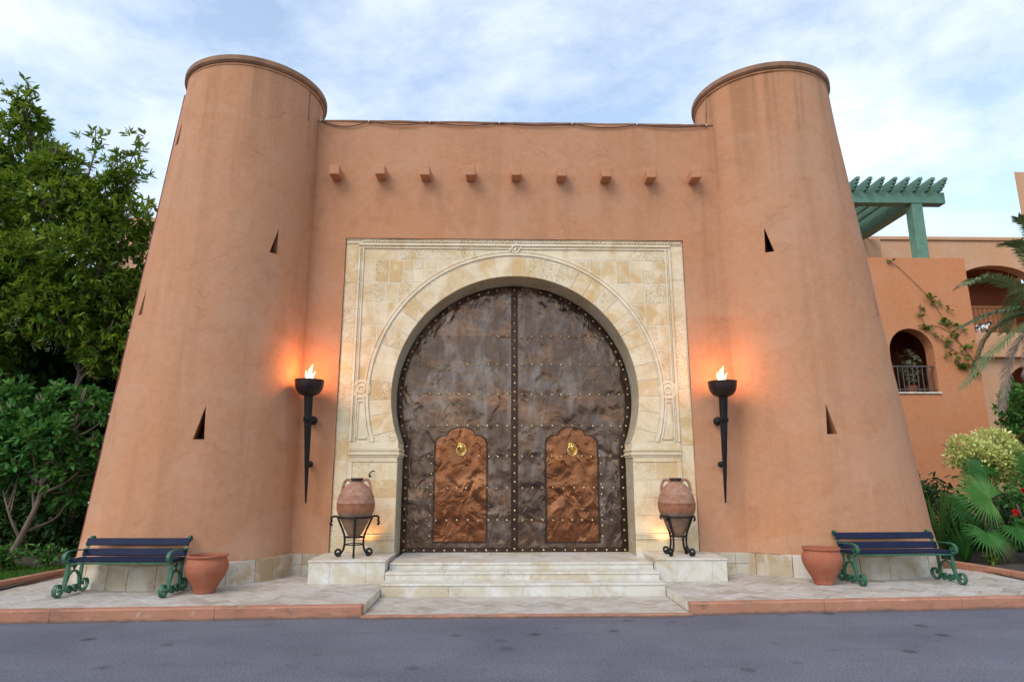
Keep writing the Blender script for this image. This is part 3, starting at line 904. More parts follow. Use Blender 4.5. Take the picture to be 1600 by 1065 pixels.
for s_, sd_ in ((-1, 'L'), (1, 'R')):       # plaster edge running up the tower side above the wall
    pts = []
    for z in np.linspace(7.46, TOW[sd_]['H']-0.13, 12):
        x, y, r = cone_at(TOW[sd_], z); a = rad(-21) if s_ < 0 else rad(180+17)
        pts.append((x+(r+0.004)*math.cos(a), y+(r+0.004)*math.sin(a), z))
    lpart('edge_bead', MB().tube(pts, 0.013, 6), M['coping'], gw, True)
hk = tag(empty('wall_hook', (-2.28, SY-0.002, 1.60)), 'small dark iron hook on the stone above the left amphora', 'hook')
MB().tube(smooth_path([(0, 0.01, -0.02), (0, -0.03, 0.0), (0.01, -0.05, 0.03), (0.05, -0.05, 0.06), (0.08, -0.04, 0.05)], 4), 0.009, 6).build('bent_rod', M['iron'], hk, True)
MB().lathe([(0.0, 0.02), (0.008, 0.018)], 10).xf(Matrix.Translation((0, 0.008, -0.02)) @ Matrix.Rotation(rad(90), 4, 'X')).build('plate', M['iron'], hk)
# ================================================================== stone portal
SY = 10.283                                      # spandrel face
CZ, RI, RV, RA = 2.86, 2.0, 2.345, 2.45          # arch centre, intrados, voussoir and archivolt radii
JX = 1.862                                       # jamb half width
ANG0 = math.degrees(math.asin((2.105-CZ)/RI))    # springing angle of the horseshoe
sp = tag(empty('stone_portal', (0, SY, 0.4)), 'carved cream limestone portal with a horseshoe arch framing the gate', 'portal')
def horseshoe(r=RI, jx=JX, zb=0.3, n=72):
    a0 = ANG0
    pts = [(jx, zb), (jx, 2.0)]
    for i in range(n+1):
        a = rad(a0+(180-2*a0)*i/n)
        pts.append((r*math.cos(a), CZ+r*math.sin(a)))
    pts += [(-jx, 2.0), (-jx, zb)]
    return pts
def portal_core():
    bm = bmesh.new()
    op = horseshoe()
    outer = [(2.846, 0.3), (2.846, 5.494), (-2.846, 5.494), (-2.846, 0.3)]
    loop = op + outer[::-1]          # opening from right foot over to left foot, then round the outside
    vv = [bm.verts.new((x, SY+0.0065, z)) for x, z in loop]
    es = [bm.edges.new((vv[i], vv[(i+1) % len(vv)])) for i in range(len(vv))]
    bmesh.ops.triangle_fill(bm, edges=es, use_beauty=True)
    bm.verts.index_update()
    mb = MB().add([v.co[:] for v in bm.verts], [[v.index for v in f.verts] for f in bm.faces])
    bm.free()
    return mb
lpart('mortar_bed', portal_core(), M['mortar'], sp)
# reveal: curved stones lining the thickness of the wall
op = horseshoe(n=60)
def reveal_piece(pts, y0, y1):
    mb = MB(); vs_ = []; fs = []; n = len(pts)
    for (x, z) in pts:
        for y in (y0, y1): vs_.append((x, y, z))
    for i in range(n-1): fs.append((2*i, 2*i+1, 2*i+3, 2*i+2))
    return mb.add(vs_, fs)
rv = [(JX, 0.36), (JX, 0.9), (JX, 1.4), (JX, 1.87)]
for s in (1, -1):
    for a, b in zip(rv, rv[1:]):
        lpart('reveal_stone', reveal_piece([(s*a[0], a[1]+0.0015), (s*b[0], b[1]-0.0015)], SY+0.004, 10.93), M['reveal'], sp)
lpart('leak_lining', reveal_piece([(x*1.006, z+(0.012 if z > 3 else 0)) for x, z in horseshoe(n=90)], SY+0.012, 10.94), M['reveal'], sp)  # continuous lining added behind the reveal joints to stop light leaking through
lpart('leak_blocker', MB().box(-4.3, 4.3, 10.97, 11.3, 0.0, 7.6), M['reveal'], sp)  # unseen slab added behind the portal to keep out sky light
NR = 26
for k in range(NR):
    pts = []
    for i in range(7):
        a = rad(ANG0+(180-2*ANG0)*(k+i/6*0.994+0.003)/NR)
        pts.append((RI*math.cos(a), CZ+RI*math.sin(a)))
    lpart('reveal_stone', reveal_piece(pts, SY+0.004, 10.93), M['reveal'], sp, True)
# voussoirs
NV = 33
edges_a = [0.0]
for k in range(NV): edges_a.append(edges_a[-1]+random.uniform(0.85, 1.15))
full0, full1 = ANG0-9, 180-ANG0+9
edges_a = [full0+(full1-full0)*e/edges_a[-1] for e in edges_a]
for a, b in zip(edges_a, edges_a[1:]):
    g = 0.19
    inner = [(RI*math.cos(rad(q)), CZ+RI*math.sin(rad(q))) for q in np.linspace(a+g, b-g, 5)]
    ro = RV+random.uniform(-0.012, 0.004)
    outer = [(ro*math.cos(rad(q)), CZ+ro*math.sin(rad(q))) for q in np.linspace(b-g, a+g, 5)]
    poly = clip_half(inner+outer, (0, 1), 2.105)
    if len(poly) < 3: continue
    f = SY-0.001+random.uniform(-0.003, 0.002)
    mb = piece(poly, f, SY+0.05, 0.0025, wall_M3)
    if mb: lpart('voussoir', mb, M['limestone'], sp)
# archivolt: two thin ridges round the voussoirs
def arc_moulding(r0, r1, f, b, n=96, za=2.11):
    mb = MB(); vs_ = []; fs = []
    aa = math.degrees(math.asin((za-CZ)/((r0+r1)/2)))
    for i in range(n+1):
        q = rad(aa+(180-2*aa)*i/n)
        for (r, y) in ((r0, b), (r0+0.004, f), (r1-0.004, f), (r1, b)):
            vs_.append((r*math.cos(q), y, CZ+r*math.sin(q)))
    for i in range(n):
        for k in range(3): fs.append((i*4+k, i*4+k+1, i*4+k+5, i*4+k+4))
    return mb.add(vs_, fs)
lpart('archivolt', arc_moulding(RV+0.012, RV+0.062, SY-0.020, SY+0.03), M['lime_smooth'], sp)
lpart('archivolt', arc_moulding(RV+0.072, RV+0.108, SY-0.010, SY+0.03), M['lime_smooth'], sp)
# spandrel blocks
BX = 2.535
courses = [5.325, 5.14, 4.74, 4.40, 4.02, 3.62, 3.32, 3.10]
for z1, z0 in zip(courses, courses[1:]):
    upright = (z1-z0) > 0.25
    xs = [-BX]
    while xs[-1] < BX-0.01:
        w = random.uniform(0.17, 0.26) if upright else random.uniform(0.38, 0.6)
        nx = xs[-1]+w
        if BX-nx < 0.12: nx = BX
        xs.append(nx)
    for a, b in zip(xs, xs[1:]):
        parts_z = [(z0, z1)]
        if upright and random.random() < 0.22:
            zm = z0+(z1-z0)*random.uniform(0.4, 0.6); parts_z = [(z0, zm), (zm, z1)]
        for (za, zb) in parts_z:
            g = 0.007
            poly = [(a+g, za+g), (b-g, za+g), (b-g, zb-g), (a+g, zb-g)]
            if max(math.hypot(p[0], p[1]-CZ) for p in poly) < RV+0.1: continue
            cxm, czm = (a+b)/2, (za+zb)/2
            nl = math.hypot(cxm, czm-CZ); nn = (cxm/nl, (czm-CZ)/nl)
            poly = clip_half(poly, nn, nn[1]*CZ+RV+0.03)
            if len(poly) < 3: continue
            mb = piece(poly, SY+0.002+random.uniform(-0.002, 0.002), SY+0.05, 0.002, wall_M3)
            if mb: lpart('spandrel_stone', mb, M['limestone'], sp)
# small panels beneath the rosettes, rosettes
for s in (-1, 1):
    def sx(poly): return [(s*x, z) for x, z in poly]
    mb = piece(sx([(BX, 2.11), (BX, 3.095), (2.30, 3.095), (2.2, 2.11)]), SY+0.006, SY+0.05, 0.004, wall_M3)
    lpart('panel_stone', mb, M['lime_smooth'], sp)
    for poly in ([(2.36, 2.155), (2.515, 2.155), (2.515, 2.178), (2.36, 2.178)],
                 [(2.515, 2.178), (2.535, 2.178), (2.525, 2.77), (2.508, 2.77)],
                 [(2.345, 2.178), (2.365, 2.178), (2.442, 2.77), (2.425, 2.77)],
                 [(2.442, 2.748), (2.508, 2.748), (2.508, 2.77), (2.442, 2.77)]):
        mb = piece(sx(poly), SY-0.012, SY+0.03, 0.003, wall_M3)
        lpart('panel_moulding', mb, M['lime_smooth'], sp)
    ro = MB()
    prof = [(0.0, 0.150), (0.016, 0.146), (0.020, 0.118), (0.006, 0.108), (0.006, 0.078), (0.020, 0.070), (0.022, 0.046), (0.008, 0.040), (0.014, 0.0)]
    ro.lathe(prof, 36, (0, 0, 0), True, False)
    ro.xf(Matrix.Translation((s*2.478, SY+0.004, 2.945)) @ Matrix.Rotation(rad(90), 4, 'X'))
    lpart('rosette', ro, M['lime_smooth'], sp, True, 35)
# moulded band round the spandrels
for s in (-1, 1):
    for (a, b, f) in ((2.537, 2.562, 0.016), (2.570, 2.588, 0.008), (2.596, 2.634, 0.022)):
        lo, hi = sorted((s*a, s*b))
        zs = cuts(2.11, 5.335, 0.85)
        for za, zb in zip(zs, zs[1:]):
            lpart('band_moulding', MB().box(lo, hi, SY-f, SY+0.03, za+0.001, zb-0.001, 0.003), M['lime_smooth'], sp)
for (a, b, f) in ((5.328, 5.350, 0.016), (5.357, 5.372, 0.008), (5.379, 5.410, 0.024)):
    xs = cuts(-2.634, 2.634, 0.95)
    for xa, xb in zip(xs, xs[1:]):
        lpart('band_moulding', MB().box(xa+0.001, xb-0.001, SY-f-0.001, SY+0.03, a, b, 0.003), M['lime_smooth'], sp)
# carved rope frieze under the lintel
fr = MB().box(-2.842, 2.842, SY-0.012, SY+0.03, 5.414, 5.424).box(-2.842, 2.842, SY-0.016, SY+0.03, 5.482, 5.492)
fr.box(-2.842, 2.842, SY+0.004, SY+0.03, 5.424, 5.482)
x = -2.55
while x < 2.83:
    e = MB().sphere((0, 0, 0), 1.0, 8, 6, (0.038, 0.030, 0.020))
    e.xf(Matrix.Translation((x, SY+0.002, 5.453+random.uniform(-.003, .003))) @ Matrix.Rotation(rad(-38+random.uniform(-12, 12)), 4, 'Y'))
    fr.add(e.v, e.f)
    x += random.uniform(0.042, 0.052)
lpart('carved_frieze', fr, M['lime_smooth'], sp, True, 40)
# carved knot at the crown
kn = MB()
for (pts) in ([(-0.10, 5.29), (-0.03, 5.39), (0.07, 5.39), (0.04, 5.345)], [(0.10, 5.365), (0.03, 5.265), (-0.07, 5.265), (-0.04, 5.31)], [(-0.02, 5.30), (0.02, 5.355)]):
    q = [(p[0], SY-0.018, p[1]) for p in pts]
    kn.tube(q, 0.015, 6)
lpart('carved_knot', kn, M['lime_smooth'], sp, True, 40)
# outer border stones
for s in (-1, 1):
    z = 0.44
    while z < 5.40:
        h = random.uniform(0.32, 0.68)
        if 5.41-(z+h) < 0.2: h = 5.41-z
        lo, hi = sorted((s*2.640, s*2.842))
        poly = [(lo+0.003, z+0.004), (hi-0.002+random.uniform(-.003, .002), z+0.004), (hi-0.002+random.uniform(-.003, .002), z+h-0.004), (lo+0.003, z+h-0.004)]
        mb = piece(poly, SY+0.001+random.uniform(-0.003, 0.002), SY+0.05, 0.003, wall_M3)
        lpart('border_stone', mb, M['limestone'], sp)
        z += h
# capitals and pillars
for s in (-1, 1):
    for (za, zb, p) in ((2.008, 2.103, 0.006), (1.975, 2.006, 0.030), (1.945, 1.973, 0.016), (1.905, 1.943, 0.034), (1.872, 1.903, 0.014)):
        lo, hi = sorted((s*(JX-p), s*2.632))
        lpart('capital_moulding', MB().box(lo, hi, SY-p-0.004, 10.935, za, zb, 0.004), M['lime_smooth'], sp)
    zs = [0.44, 0.62]
    for (za, zb, p) in ((0.628, 0.655, 0.022), (0.657, 0.680, 0.010), (0.682, 0.705, 0.018)):
        lo, hi = sorted((s*(JX+0.002), s*2.632))
        lpart('base_moulding', MB().box(lo, hi, SY-p, SY+0.05, za, zb, 0.003), M['lime_smooth'], sp)
    lo_z = [0.44, 0.626]; up = [0.707, 0.98, 1.25, 1.52, 1.80, 1.87]
    for zl in (lo_z, up):
        for za, zb in zip(zl, zl[1:]):
            a = JX+0.003; b = 2.632
            xs = [a, a+(b-a)*random.uniform(0.35, 0.62), b] if zb < 1.81 else [a, b]
            for xa, xb in zip(xs, xs[1:]):
                lo, hi = sorted((s*xa, s*xb)); g = 0.003
                poly = [(lo+g, za+g), (hi-g, za+g), (hi-g, zb-g), (lo+g, zb-g)]
                mb = piece(poly, SY+0.001+random.uniform(-0.003, 0.002)-(0.014 if zb > 1.81 else 0), SY+0.05, 0.0025, wall_M3)
                lpart('pillar_stone', mb, M['limestone'], sp)
    lo, hi = sorted((s*2.565, s*2.632))
    lpart('band_moulding', MB().box(lo, hi, SY-0.016, SY+0.03, 0.71, 1.798, 0.003), M['lime_smooth'], sp)

# ================================================================== copper-clad door leaves
DY = 10.875
ROWS = [0.404, 0.875, 1.387, 1.903, 2.408, 2.939, 3.453, 3.949, 4.459]
def bound(z):
    if z < 2.105: return JX-0.008
    return math.sqrt(max(0.0, (RI-0.008)**2-(z-CZ)**2))
def wick_top(u):
    """height of the wicket's lobed head above its shoulder line, u in -1..1"""
    a = abs(u)
    if a < 0.52: return 0.155+0.115*math.sqrt(max(0, 1-(a/0.52)**2))
    if a < 0.60: return 0.135
    return 0.135*math.sqrt(max(0, 1-((a-0.60)/0.40)**2))
def door_leaf(s, label, seed, crump):
    root = tag(empty('door_leaf', (s*JX, DY, 0.375)), label, 'door', 'leaves of the copper gate')
    wx, whw, wz0, wsh = (-0.895, 0.435, 0.535, 2.11) if s < 0 else (0.955, 0.435, 0.53, 2.115)
    xin = 0.052
    # hammered sheets between the stud rows
    zed = [0.375]+[r for r in ROWS[1:]]+[CZ+RI-0.012]
    for bi, (z0, z1) in enumerate(zip(zed, zed[1:])):
        nz = max(4, int((z1-z0)/0.022)); nx = 80
        vs_ = []; fs = []
        for j in range(nz+1):
            z = z0+0.001+(z1-z0-0.002)*j/nz
            bx = max(xin+0.002, bound(z))
            for i in range(nx+1):
                x = s*(xin+(bx-xin)*i/nx)
                e = min(1, j/3, (nz-j)/3, i/3, (nx-i)/4)
                wu = min(abs(abs(x)-abs(wx)+0)/1.0, 9)
                n_ = 0.010*fbm(x*2.6+seed, z*2.2, 3+bi*1.7, 4)+0.006*mnoise.noise(Vector((x*6+seed+0.6*z, z*4.0, bi*3.1)))
                vs_.append((x, DY-0.004-(bi % 2)*0.0015+crump*n_*e, z))
        for j in range(nz):
            for i in range(nx):
                a = j*(nx+1)+i; fs.append((a, a+1, a+nx+2, a+nx+1))
        lpart('copper_sheet', MB().add(vs_, fs), M['copper_dark'], root, True)
    # rim strip following the arch and the foot
    path = [(xin, 0.375), (JX-0.008, 0.375)]+[(bound(z), z) for z in np.linspace(0.6, 4.84, 70)]
    vs_ = []; fs = []
    zz = list(np.linspace(0.376, 4.80, 110))
    for z in zz:
        b = bound(z); nxv = Vector((b, z-CZ)).normalized() if z > 2.105 else Vector((1, 0))
        for q in (0.0, 0.004, 0.095, 0.099):
            vs_.append((s*max(xin, b-q*nxv.x), DY-(0.016 if 0.001 < q < 0.097 else 0.0), z-q*nxv.y))
    for i in range(len(zz)-1):
        for k in range(3): fs.append((i*4+k, i*4+k+1, i*4+k+5, i*4+k+4))
    lpart('rim_strip', MB().add(vs_, fs), M['copper_edge'], root)
    lpart('foot_strip', MB().box(*sorted((s*xin, s*(JX-0.012))), DY-0.0185, DY, 0.377, 0.445, 0.003), M['copper_edge'], root)
    lpart('backing', MB().add([(s*0.002, DY+0.03, 0.375), (s*0.002, DY+0.03, 4.84)]+[(s*(bound(z)+0.02), DY+0.03, z) for z in np.linspace(4.82, 0.375, 50)], [tuple(range(52))]), M['copper_edge'], root)
    # centre strip
    lpart('centre_strip', MB().box(*sorted((s*0.002, s*0.060)), DY-0.014, DY+0.03, 0.376, 4.835, 0.003), M['copper_edge'], root)
    if s > 0: lpart('cover_strip', MB().box(-0.028, 0.028, DY-0.030, DY-0.013, 0.378, 4.842, 0.004), M['copper_edge'], root)
    # wicket
    def wicket_outline(k, zlow, n=48):
        top = [(wx+whw*k*u, wsh+wick_top(u)+(k-1)*0.3) for u in np.linspace(-1, 1, n)]
        return top
    w = empty('wicket_door', (0, 0, 0), 0, root)
    fr_ = MB(); vs_ = []; fs = []
    tops_o = wicket_outline(1.035, 0); tops_i = wicket_outline(0.965, 0)
    ol = [(wx+whw*1.035, wz0-0.02)]+tops_o[::-1]+[(wx-whw*1.035, wz0-0.02)]
    il = [(wx+whw*0.965, wz0+0.012)]+tops_i[::-1]+[(wx-whw*0.965, wz0+0.012)]
    m_ = len(ol)
    for (a, b) in zip(ol, il):
        vs_ += [(a[0], DY-0.002, a[1]), (a[0], DY-0.028, a[1]), (b[0], DY-0.028, b[1]), (b[0], DY-0.004, b[1])]
    for i in range(m_):
        j = (i+1) % m_
        for k in range(3): fs.append((i*4+k, i*4+k+1, j*4+k+1, j*4+k))
    fo = fr_.add(vs_, fs).build('wicket_frame', M['copper_edge'], w); fo.location = -root.location
    vs_ = []; fs = []; nx, nz = 40, 84
    for i in range(nx+1):
        u = -1+2*i/nx; x = wx+whw*0.985*u
        zt = wsh+wick_top(u)-0.006
        for j in range(nz+1):
            z = wz0+(zt-wz0)*j/nz
            e = min(1, i/3, (nx-i)/3, j/3, (nz-j)/3)
            n_ = 0.010*fbm(x*3.2+seed*2, z*1.9, 8, 4)+0.007*mnoise.noise(Vector((x*7+seed-0.9*z, z*4.4, 2.2)))
            vs_.append((x, DY-0.026+crump*n_*e, z))
    for i in range(nx):
        for j in range(nz):
            a = i*(nz+1)+j; fs.append((a, a+1, a+nz+2, a+nz+1))
    po = MB().add(vs_, fs).build('wicket_panel', M['copper_bright'], w, True); po.location = -root.location
    # lion-mask knocker
    kx, kz = wx+0.005, 2.06; DK = DY-0.016
    kp = MB().lathe([(0.0, 0.085), (0.012, 0.085), (0.020, 0.076), (0.012, 0.066), (0.022, 0.05), (0.045, 0.034), (0.052, 0.0)], 28)
    kp.xf(Matrix.Translation((kx, DK-0.02, kz)) @ Matrix.Rotation(rad(90), 4, 'X'))
    for (dx, dz, r) in ((-0.03, 0.03, 0.016), (0.03, 0.03, 0.016), (0, -0.022, 0.024), (-0.022, 0.0, 0.014), (0.022, 0.0, 0.014), (0, 0.045, 0.02)):
        kp.sphere((kx+dx, DK-0.062, kz+dz), r, 10, 6)
    ko = kp.build('knocker_mask', M['brass'], w, True, 50); ko.location = -root.location
    kr_ = MB(); pts = [(kx+0.078*math.cos(a), DK-0.055-0.012*math.cos(a/1.0)*0, kz-0.065+0.078*math.sin(a)) for a in np.linspace(0, 2*math.pi, 33)]
    kr_.tube(pts, 0.0115, 8, False)
    pts = [(kx+0.056*math.cos(a), DK-0.05, kz-0.062+0.050*math.sin(a)) for a in np.linspace(math.pi, 2*math.pi, 17)]
    kr_.tube(pts, 0.008, 8)
    ro_ = kr_.build('knocker_ring', M['brass'], w, True); ro_.location = -root.location
    # studs
    sd = MB()
    def stud(x, z, y=DY-0.012, r=0.0205):
        r *= random.uniform(0.85, 1.1); x += random.uniform(-.005, .005); z += random.uniform(-.005, .005)
        sd.lathe([(0.0, r), (0.009, r*0.86), (0.016, r*0.45), (0.018, 0.0)], 8, (0, 0, 0), False, False)
        k = 32
        for q in range(len(sd.v)-k, len(sd.v)):
            a, b, c = sd.v[q]; sd.v[q] = (x+a, y-c, z+b)
    for r in ROWS:
        b = bound(r)-0.05
        x = 0.125
        while x < b-0.06:
            inside = abs(s*x-wx) < whw and wz0 < r < wsh+0.1
            if not (abs(s*x-wx) < 0.1 and abs(r-1.903) < 0.12): stud(s*x, r, DY-(0.030 if inside else 0.018 if r < 0.5 else 0.013))
            x += 0.166*random.uniform(0.9, 1.1)
        stud(s*b, r, DY-0.017)
    z = 0.55
    while z < 4.75:                     # along the rim
        b = bound(z); nn = Vector((b, z-CZ)).normalized() if z > 2.105 else Vector((1, 0))
        if min(abs(z-r) for r in ROWS) > 0.06: stud(s*max(0.09, b-0.05*nn.x), z-0.05*nn.y, DY-0.017)
        dl = 0.168
        z += dl*(abs(b/RI) if z > 2.105 else 1)
        if b < 0.5: break
    x = 0.14
    while x < 0.72:
        z = CZ+math.sqrt((RI-0.058)**2-x*x); stud(s*x, z, DY-0.012); x += 0.16
    z = 0.62
    while z < 2.0:                      # beside the wicket
        if min(abs(z-r) for r in ROWS) > 0.06: stud(wx+s*(whw+0.055), z, DY-0.010)
        z += 0.166
    if s > 0:
        z = 0.43
        while z < 4.8: stud(0.0, z, DY-0.030); z += 0.15
    o = lpart('brass_studs', sd, M['stud'], root, True)
    o['kind'] = 'stuff'
    return root
door_leaf(-1, 'left leaf of the hammered copper gate, with bright orange-copper wicket', 3.1, 0.55)
door_leaf(1, 'right leaf of the hammered copper gate, more crumpled and silvery', 11.7, 0.85)

# ================================================================== wall torches
def torch(x, label, sgn):
    yt, yb = 9.86, 10.07
    root = tag(empty('wall_torch', (x, 10.22, 1.18)), label, 'torch', 'burning torches on the gate wall')
    zs = np.linspace(1.18, 2.80, 14)
    stem = MB().tube([(x, yb+(yt-yb)*(z-1.18)/1.62, z) for z in zs], [0.012+0.056*((z-1.18)/1.62)**0.9 for z in zs], 14)
    lpart('stem', stem, M['iron'], root, True, 40)
    prof = [(2.785, 0.03), (2.79, 0.09), (2.82, 0.15), (2.88, 0.195), (2.95, 0.213), (3.015, 0.218), (3.022, 0.225), (3.03, 0.222), (3.028, 0.208), (2.95, 0.20), (2.88, 0.175), (2.84, 0.13), (2.83, 0.0)]
    lpart('bowl', MB().lathe(prof, 36, (x, yt, 0), True, False), M['bowl'], root, True, 40)
    for (z, rb, rc) in ((2.435, 0.072, 0.064), (1.76, 0.048, 0.040)):
        ys = yb+(yt-yb)*(z-1.18)/1.62
        br = MB().tube([(x, ys, z), (x, 10.16, z)], 0.022 if z > 2 else 0.016, 10)
        br.sphere((x, 10.17, z), rb, 18, 12)
        br.lathe([(-0.035, rc), (-0.03, rc+0.006), (0.03, rc+0.008), (0.035, rc+0.002)], 18, (x, ys, z)) if z > 2 else None
        lpart('bracket', br, M['iron'], root, True, 50)
    # flame: leaning tongues
    fl = MB(); rr = random.Random(int(100+x*10))
    for (dx, dy, h, r, ln) in ((0.0, 0.0, 0.255, 0.040, 0.035), (-0.022, 0.01, 0.16, 0.026, -0.045), (0.026, -0.01, 0.14, 0.025, 0.06), (0.010, 0.012, 0.20, 0.024, -0.03), (0.0, -0.015, 0.11, 0.03, 0.0)):
        n = 12; pts = []; rs = []
        for i in range(n+1):
            t = i/n
            pts.append((x+dx+ln*t*t+0.016*math.sin(6*t+rr.random()*0.8), yt+dy, 2.93+(h+0.09)*t))
            rs.append(max(0.002, r*(0.55+1.5*t-2.05*t*t)*(1+0.15*math.sin(9*t+dx*50))))
        fl.tube(pts, rs, 10)
    lpart('flame', fl, M['flame'], root, True)
    ld = bpy.data.lights.new('flame_light', 'POINT'); ld.energy = 18; ld.color = (1.0, 0.34, 0.09); ld.shadow_soft_size = 0.09
    lo = bpy.data.objects.new('flame_light', ld); COL.objects.link(lo); lo.parent = root
    lo.location = Vector((x, yt, 3.19))-root.location
    return root
torch(-3.19, 'black iron wall torch burning beside the left tower', -1)
torch(3.225, 'black iron wall torch burning beside the right tower', 1)

# ================================================================== amphorae on iron stands
def amphora(x, y, zb, rz, label):
    root = tag(empty('amphora', (x, y, zb+0.25), rz), label, 'amphora', 'amphorae on iron stands')
    def L(mb, name, m, sm=True, an=35):
        o = mb.build(name, m, root, sm, an); o.location = (0, 0, -0.25); return o
    L(MB().lathe([(0.27, 0.0), (0.275, 0.075), (0.33, 0.115), (0.45, 0.175), (0.56, 0.235), (0.625, 0.262)], 44, (0,0,0), False, False), 'lower_body', M['amphora_low'])
    L(MB().lathe([(0.625, 0.262), (0.66, 0.271), (0.70, 0.275), (0.745, 0.276), (0.75, 0.279), (0.757, 0.275)], 44, (0,0,0), False, False), 'band', M['amphora_band'])
    L(MB().lathe([(0.757, 0.275), (0.80, 0.268), (0.862, 0.250), (0.866, 0.2525), (0.872, 0.247), (0.93, 0.218), (0.985, 0.175), (1.02, 0.135), (1.04, 0.10), (1.05, 0.08), (1.06, 0.072)], 44, (0,0,0), False, False), 'shoulder', M['amphora'])
    L(MB().lathe([(1.06, 0.072), (1.075, 0.070), (1.095, 0.085), (1.105, 0.092), (1.115, 0.090), (1.112, 0.075), (1.08, 0.058), (1.02, 0.058), (1.0, 0.0)], 36, (0,0,0), False, False), 'neck', M['dark_clay'])
    for s in (-1, 1):
        p = smooth_path([(s*0.075, 0, 1.052), (s*0.115, 0, 1.088), (s*0.165, 0, 1.082), (s*0.198, 0, 1.03), (s*0.212, 0, 0.955), (s*0.222, 0, 0.925)], 5)
        h = MB().tube(p, 0.021, 10); h.xf(Matrix.Rotation(rad(-10), 4, 'Z'))
        L(h, 'handle', M['amphora'])
    return root
def amphora_stand(x, y, zb, rz, label, hooks):
    root = tag(empty('amphora_stand', (x, y, zb), rz), label, 'stand', 'iron amphora stands')
    def ring(z, r, t): return MB().tube([(r*math.cos(a), r*math.sin(a), z) for a in np.linspace(0, 2*math.pi, 41)], t, 8, False)
    ring(0.555, 0.25, 0.013).build('top_ring', M['iron'], root, True)
    ring(0.272, 0.125, 0.010).build('hoop', M['iron'], root, True)
    if hooks: ring(0.17, 0.125, 0.008).build('hoop', M['iron'], root, True)
    for k in range(4):
        if hooks:
            top = [(0.33+q[0], q[1]) for q in spiral(0.0, 0.50, 0.012, 0.036, -200, 60, 12)]
            top = [(0.318, 0.455), (0.335, 0.44), (0.348, 0.455), (0.34, 0.485), (0.33, 0.50), (0.338, 0.53), (0.325, 0.555), (0.29, 0.562)]
        else:
            top = [(0.275, 0.50), (0.29, 0.52), (0.285, 0.55)]
        path = top+[(0.252, 0.553), (0.215, 0.47), (0.165, 0.36), (0.137, 0.27), (0.133, 0.17), (0.15, 0.09), (0.185, 0.035)]
        path = smooth_path(path, 4)+spiral(0.215, 0.062, 0.055, 0.016, -120, 330, 22)
        a = rad(90*k)
        pts = [(p[0]*math.cos(a), p[0]*math.sin(a), p[1]+0.004) for p in path]
        MB().tube(pts, 0.0155, 7).build('leg', M['iron'], root, True)
    return root
AX = (-2.375, 9.80), (2.40, 9.83)
amphora(AX[0][0], AX[0][1], 0.44, rad(4), 'terracotta amphora with two handles in the hooked stand, left of gate')
amphora_stand(AX[0][0], AX[0][1], 0.44, rad(12), 'black wrought-iron stand with hooked scrolls under the left amphora', True)
amphora(AX[1][0], AX[1][1], 0.44, rad(-3), 'terracotta amphora with two handles in the plain stand, right of gate')
amphora_stand(AX[1][0], AX[1][1], 0.44, rad(43), 'black wrought-iron stand without hooks under the right amphora', False)
# small uplights hidden behind the amphorae
def spot(x, y, label):
    root = tag(empty('uplight', (x, y, 0.44)), label, 'lamp', 'uplights behind the amphorae')
    MB().lathe([(0.0, 0.05), (0.01, 0.052), (0.012, 0.04), (0.09, 0.04), (0.10, 0.044), (0.10, 0.034)], 20, (0,0,0), True, False).build('housing', M['lamp'], root, True, 40)
    MB().lathe([(0.094, 0.034), (0.0945, 0.0)], 20, (0,0,0), False, False).build('lens', M['lamp_glow'], root)
    ld = bpy.data.lights.new('uplight_beam', 'SPOT'); ld.energy = 4.5; ld.color = (1.0, 0.46, 0.13); ld.shadow_soft_size = 0.02
    ld.spot_size = rad(140); ld.spot_blend = 0.8
    lo = bpy.data.objects.new('uplight_beam', ld); COL.objects.link(lo); lo.parent = root
    lo.location = (0, 0, 0.13); lo.rotation_euler = (rad(180-15), 0, 0)
spot(-2.26, 10.10, 'small lit uplight on the plinth behind the left amphora')
spot(2.28, 10.12, 'small lit uplight on the plinth behind the right amphora')

# ================================================================== terracotta pots
def pot(x, y, label, k):
    root = tag(empty('terracotta_pot', (x, y, ZP)), label, 'pot', 'terracotta pots beside the benches')
    prof = [(0.0, 0.0), (0.0, 0.118)]+[tuple(q) for q in smooth_path([(0.008, 0.127), (0.05, 0.138), (0.12, 0.175), (0.19, 0.216), (0.25, 0.245), (0.31, 0.260), (0.36, 0.259), (0.40, 0.245), (0.43, 0.230), (0.445, 0.232)], 4)]
    prof = [(z, r+(0.003 if abs(z-0.285) < 0.008 else 0)) for z, r in prof]
    prof = [(z*k, r) for z, r in prof]
    MB().lathe(prof, 48, (0,0,0), False, False).build('body', M['terracotta'], root, True, 50)
    rim = [(0.445, 0.232), (0.452, 0.245), (0.468, 0.250), (0.478, 0.245), (0.478, 0.222), (0.44, 0.212), (0.38, 0.215)]
    MB().lathe([(z*k, r) for z, r in rim], 48, (0,0,0), False, False).build('rim', M['terracotta'], root, True, 50)
    ins = [(0.38, 0.215), (0.372, 0.0)]
    MB().lathe([(z*k, r) for z, r in ins], 48, (0,0,0), False, False).build('soil', M['soil'], root)
pot(-4.02, 8.74, 'round terracotta pot at the right end of the left bench', 0.97)
pot(4.215, 9.20, 'round terracotta pot at the left end of the right bench', 1.02)

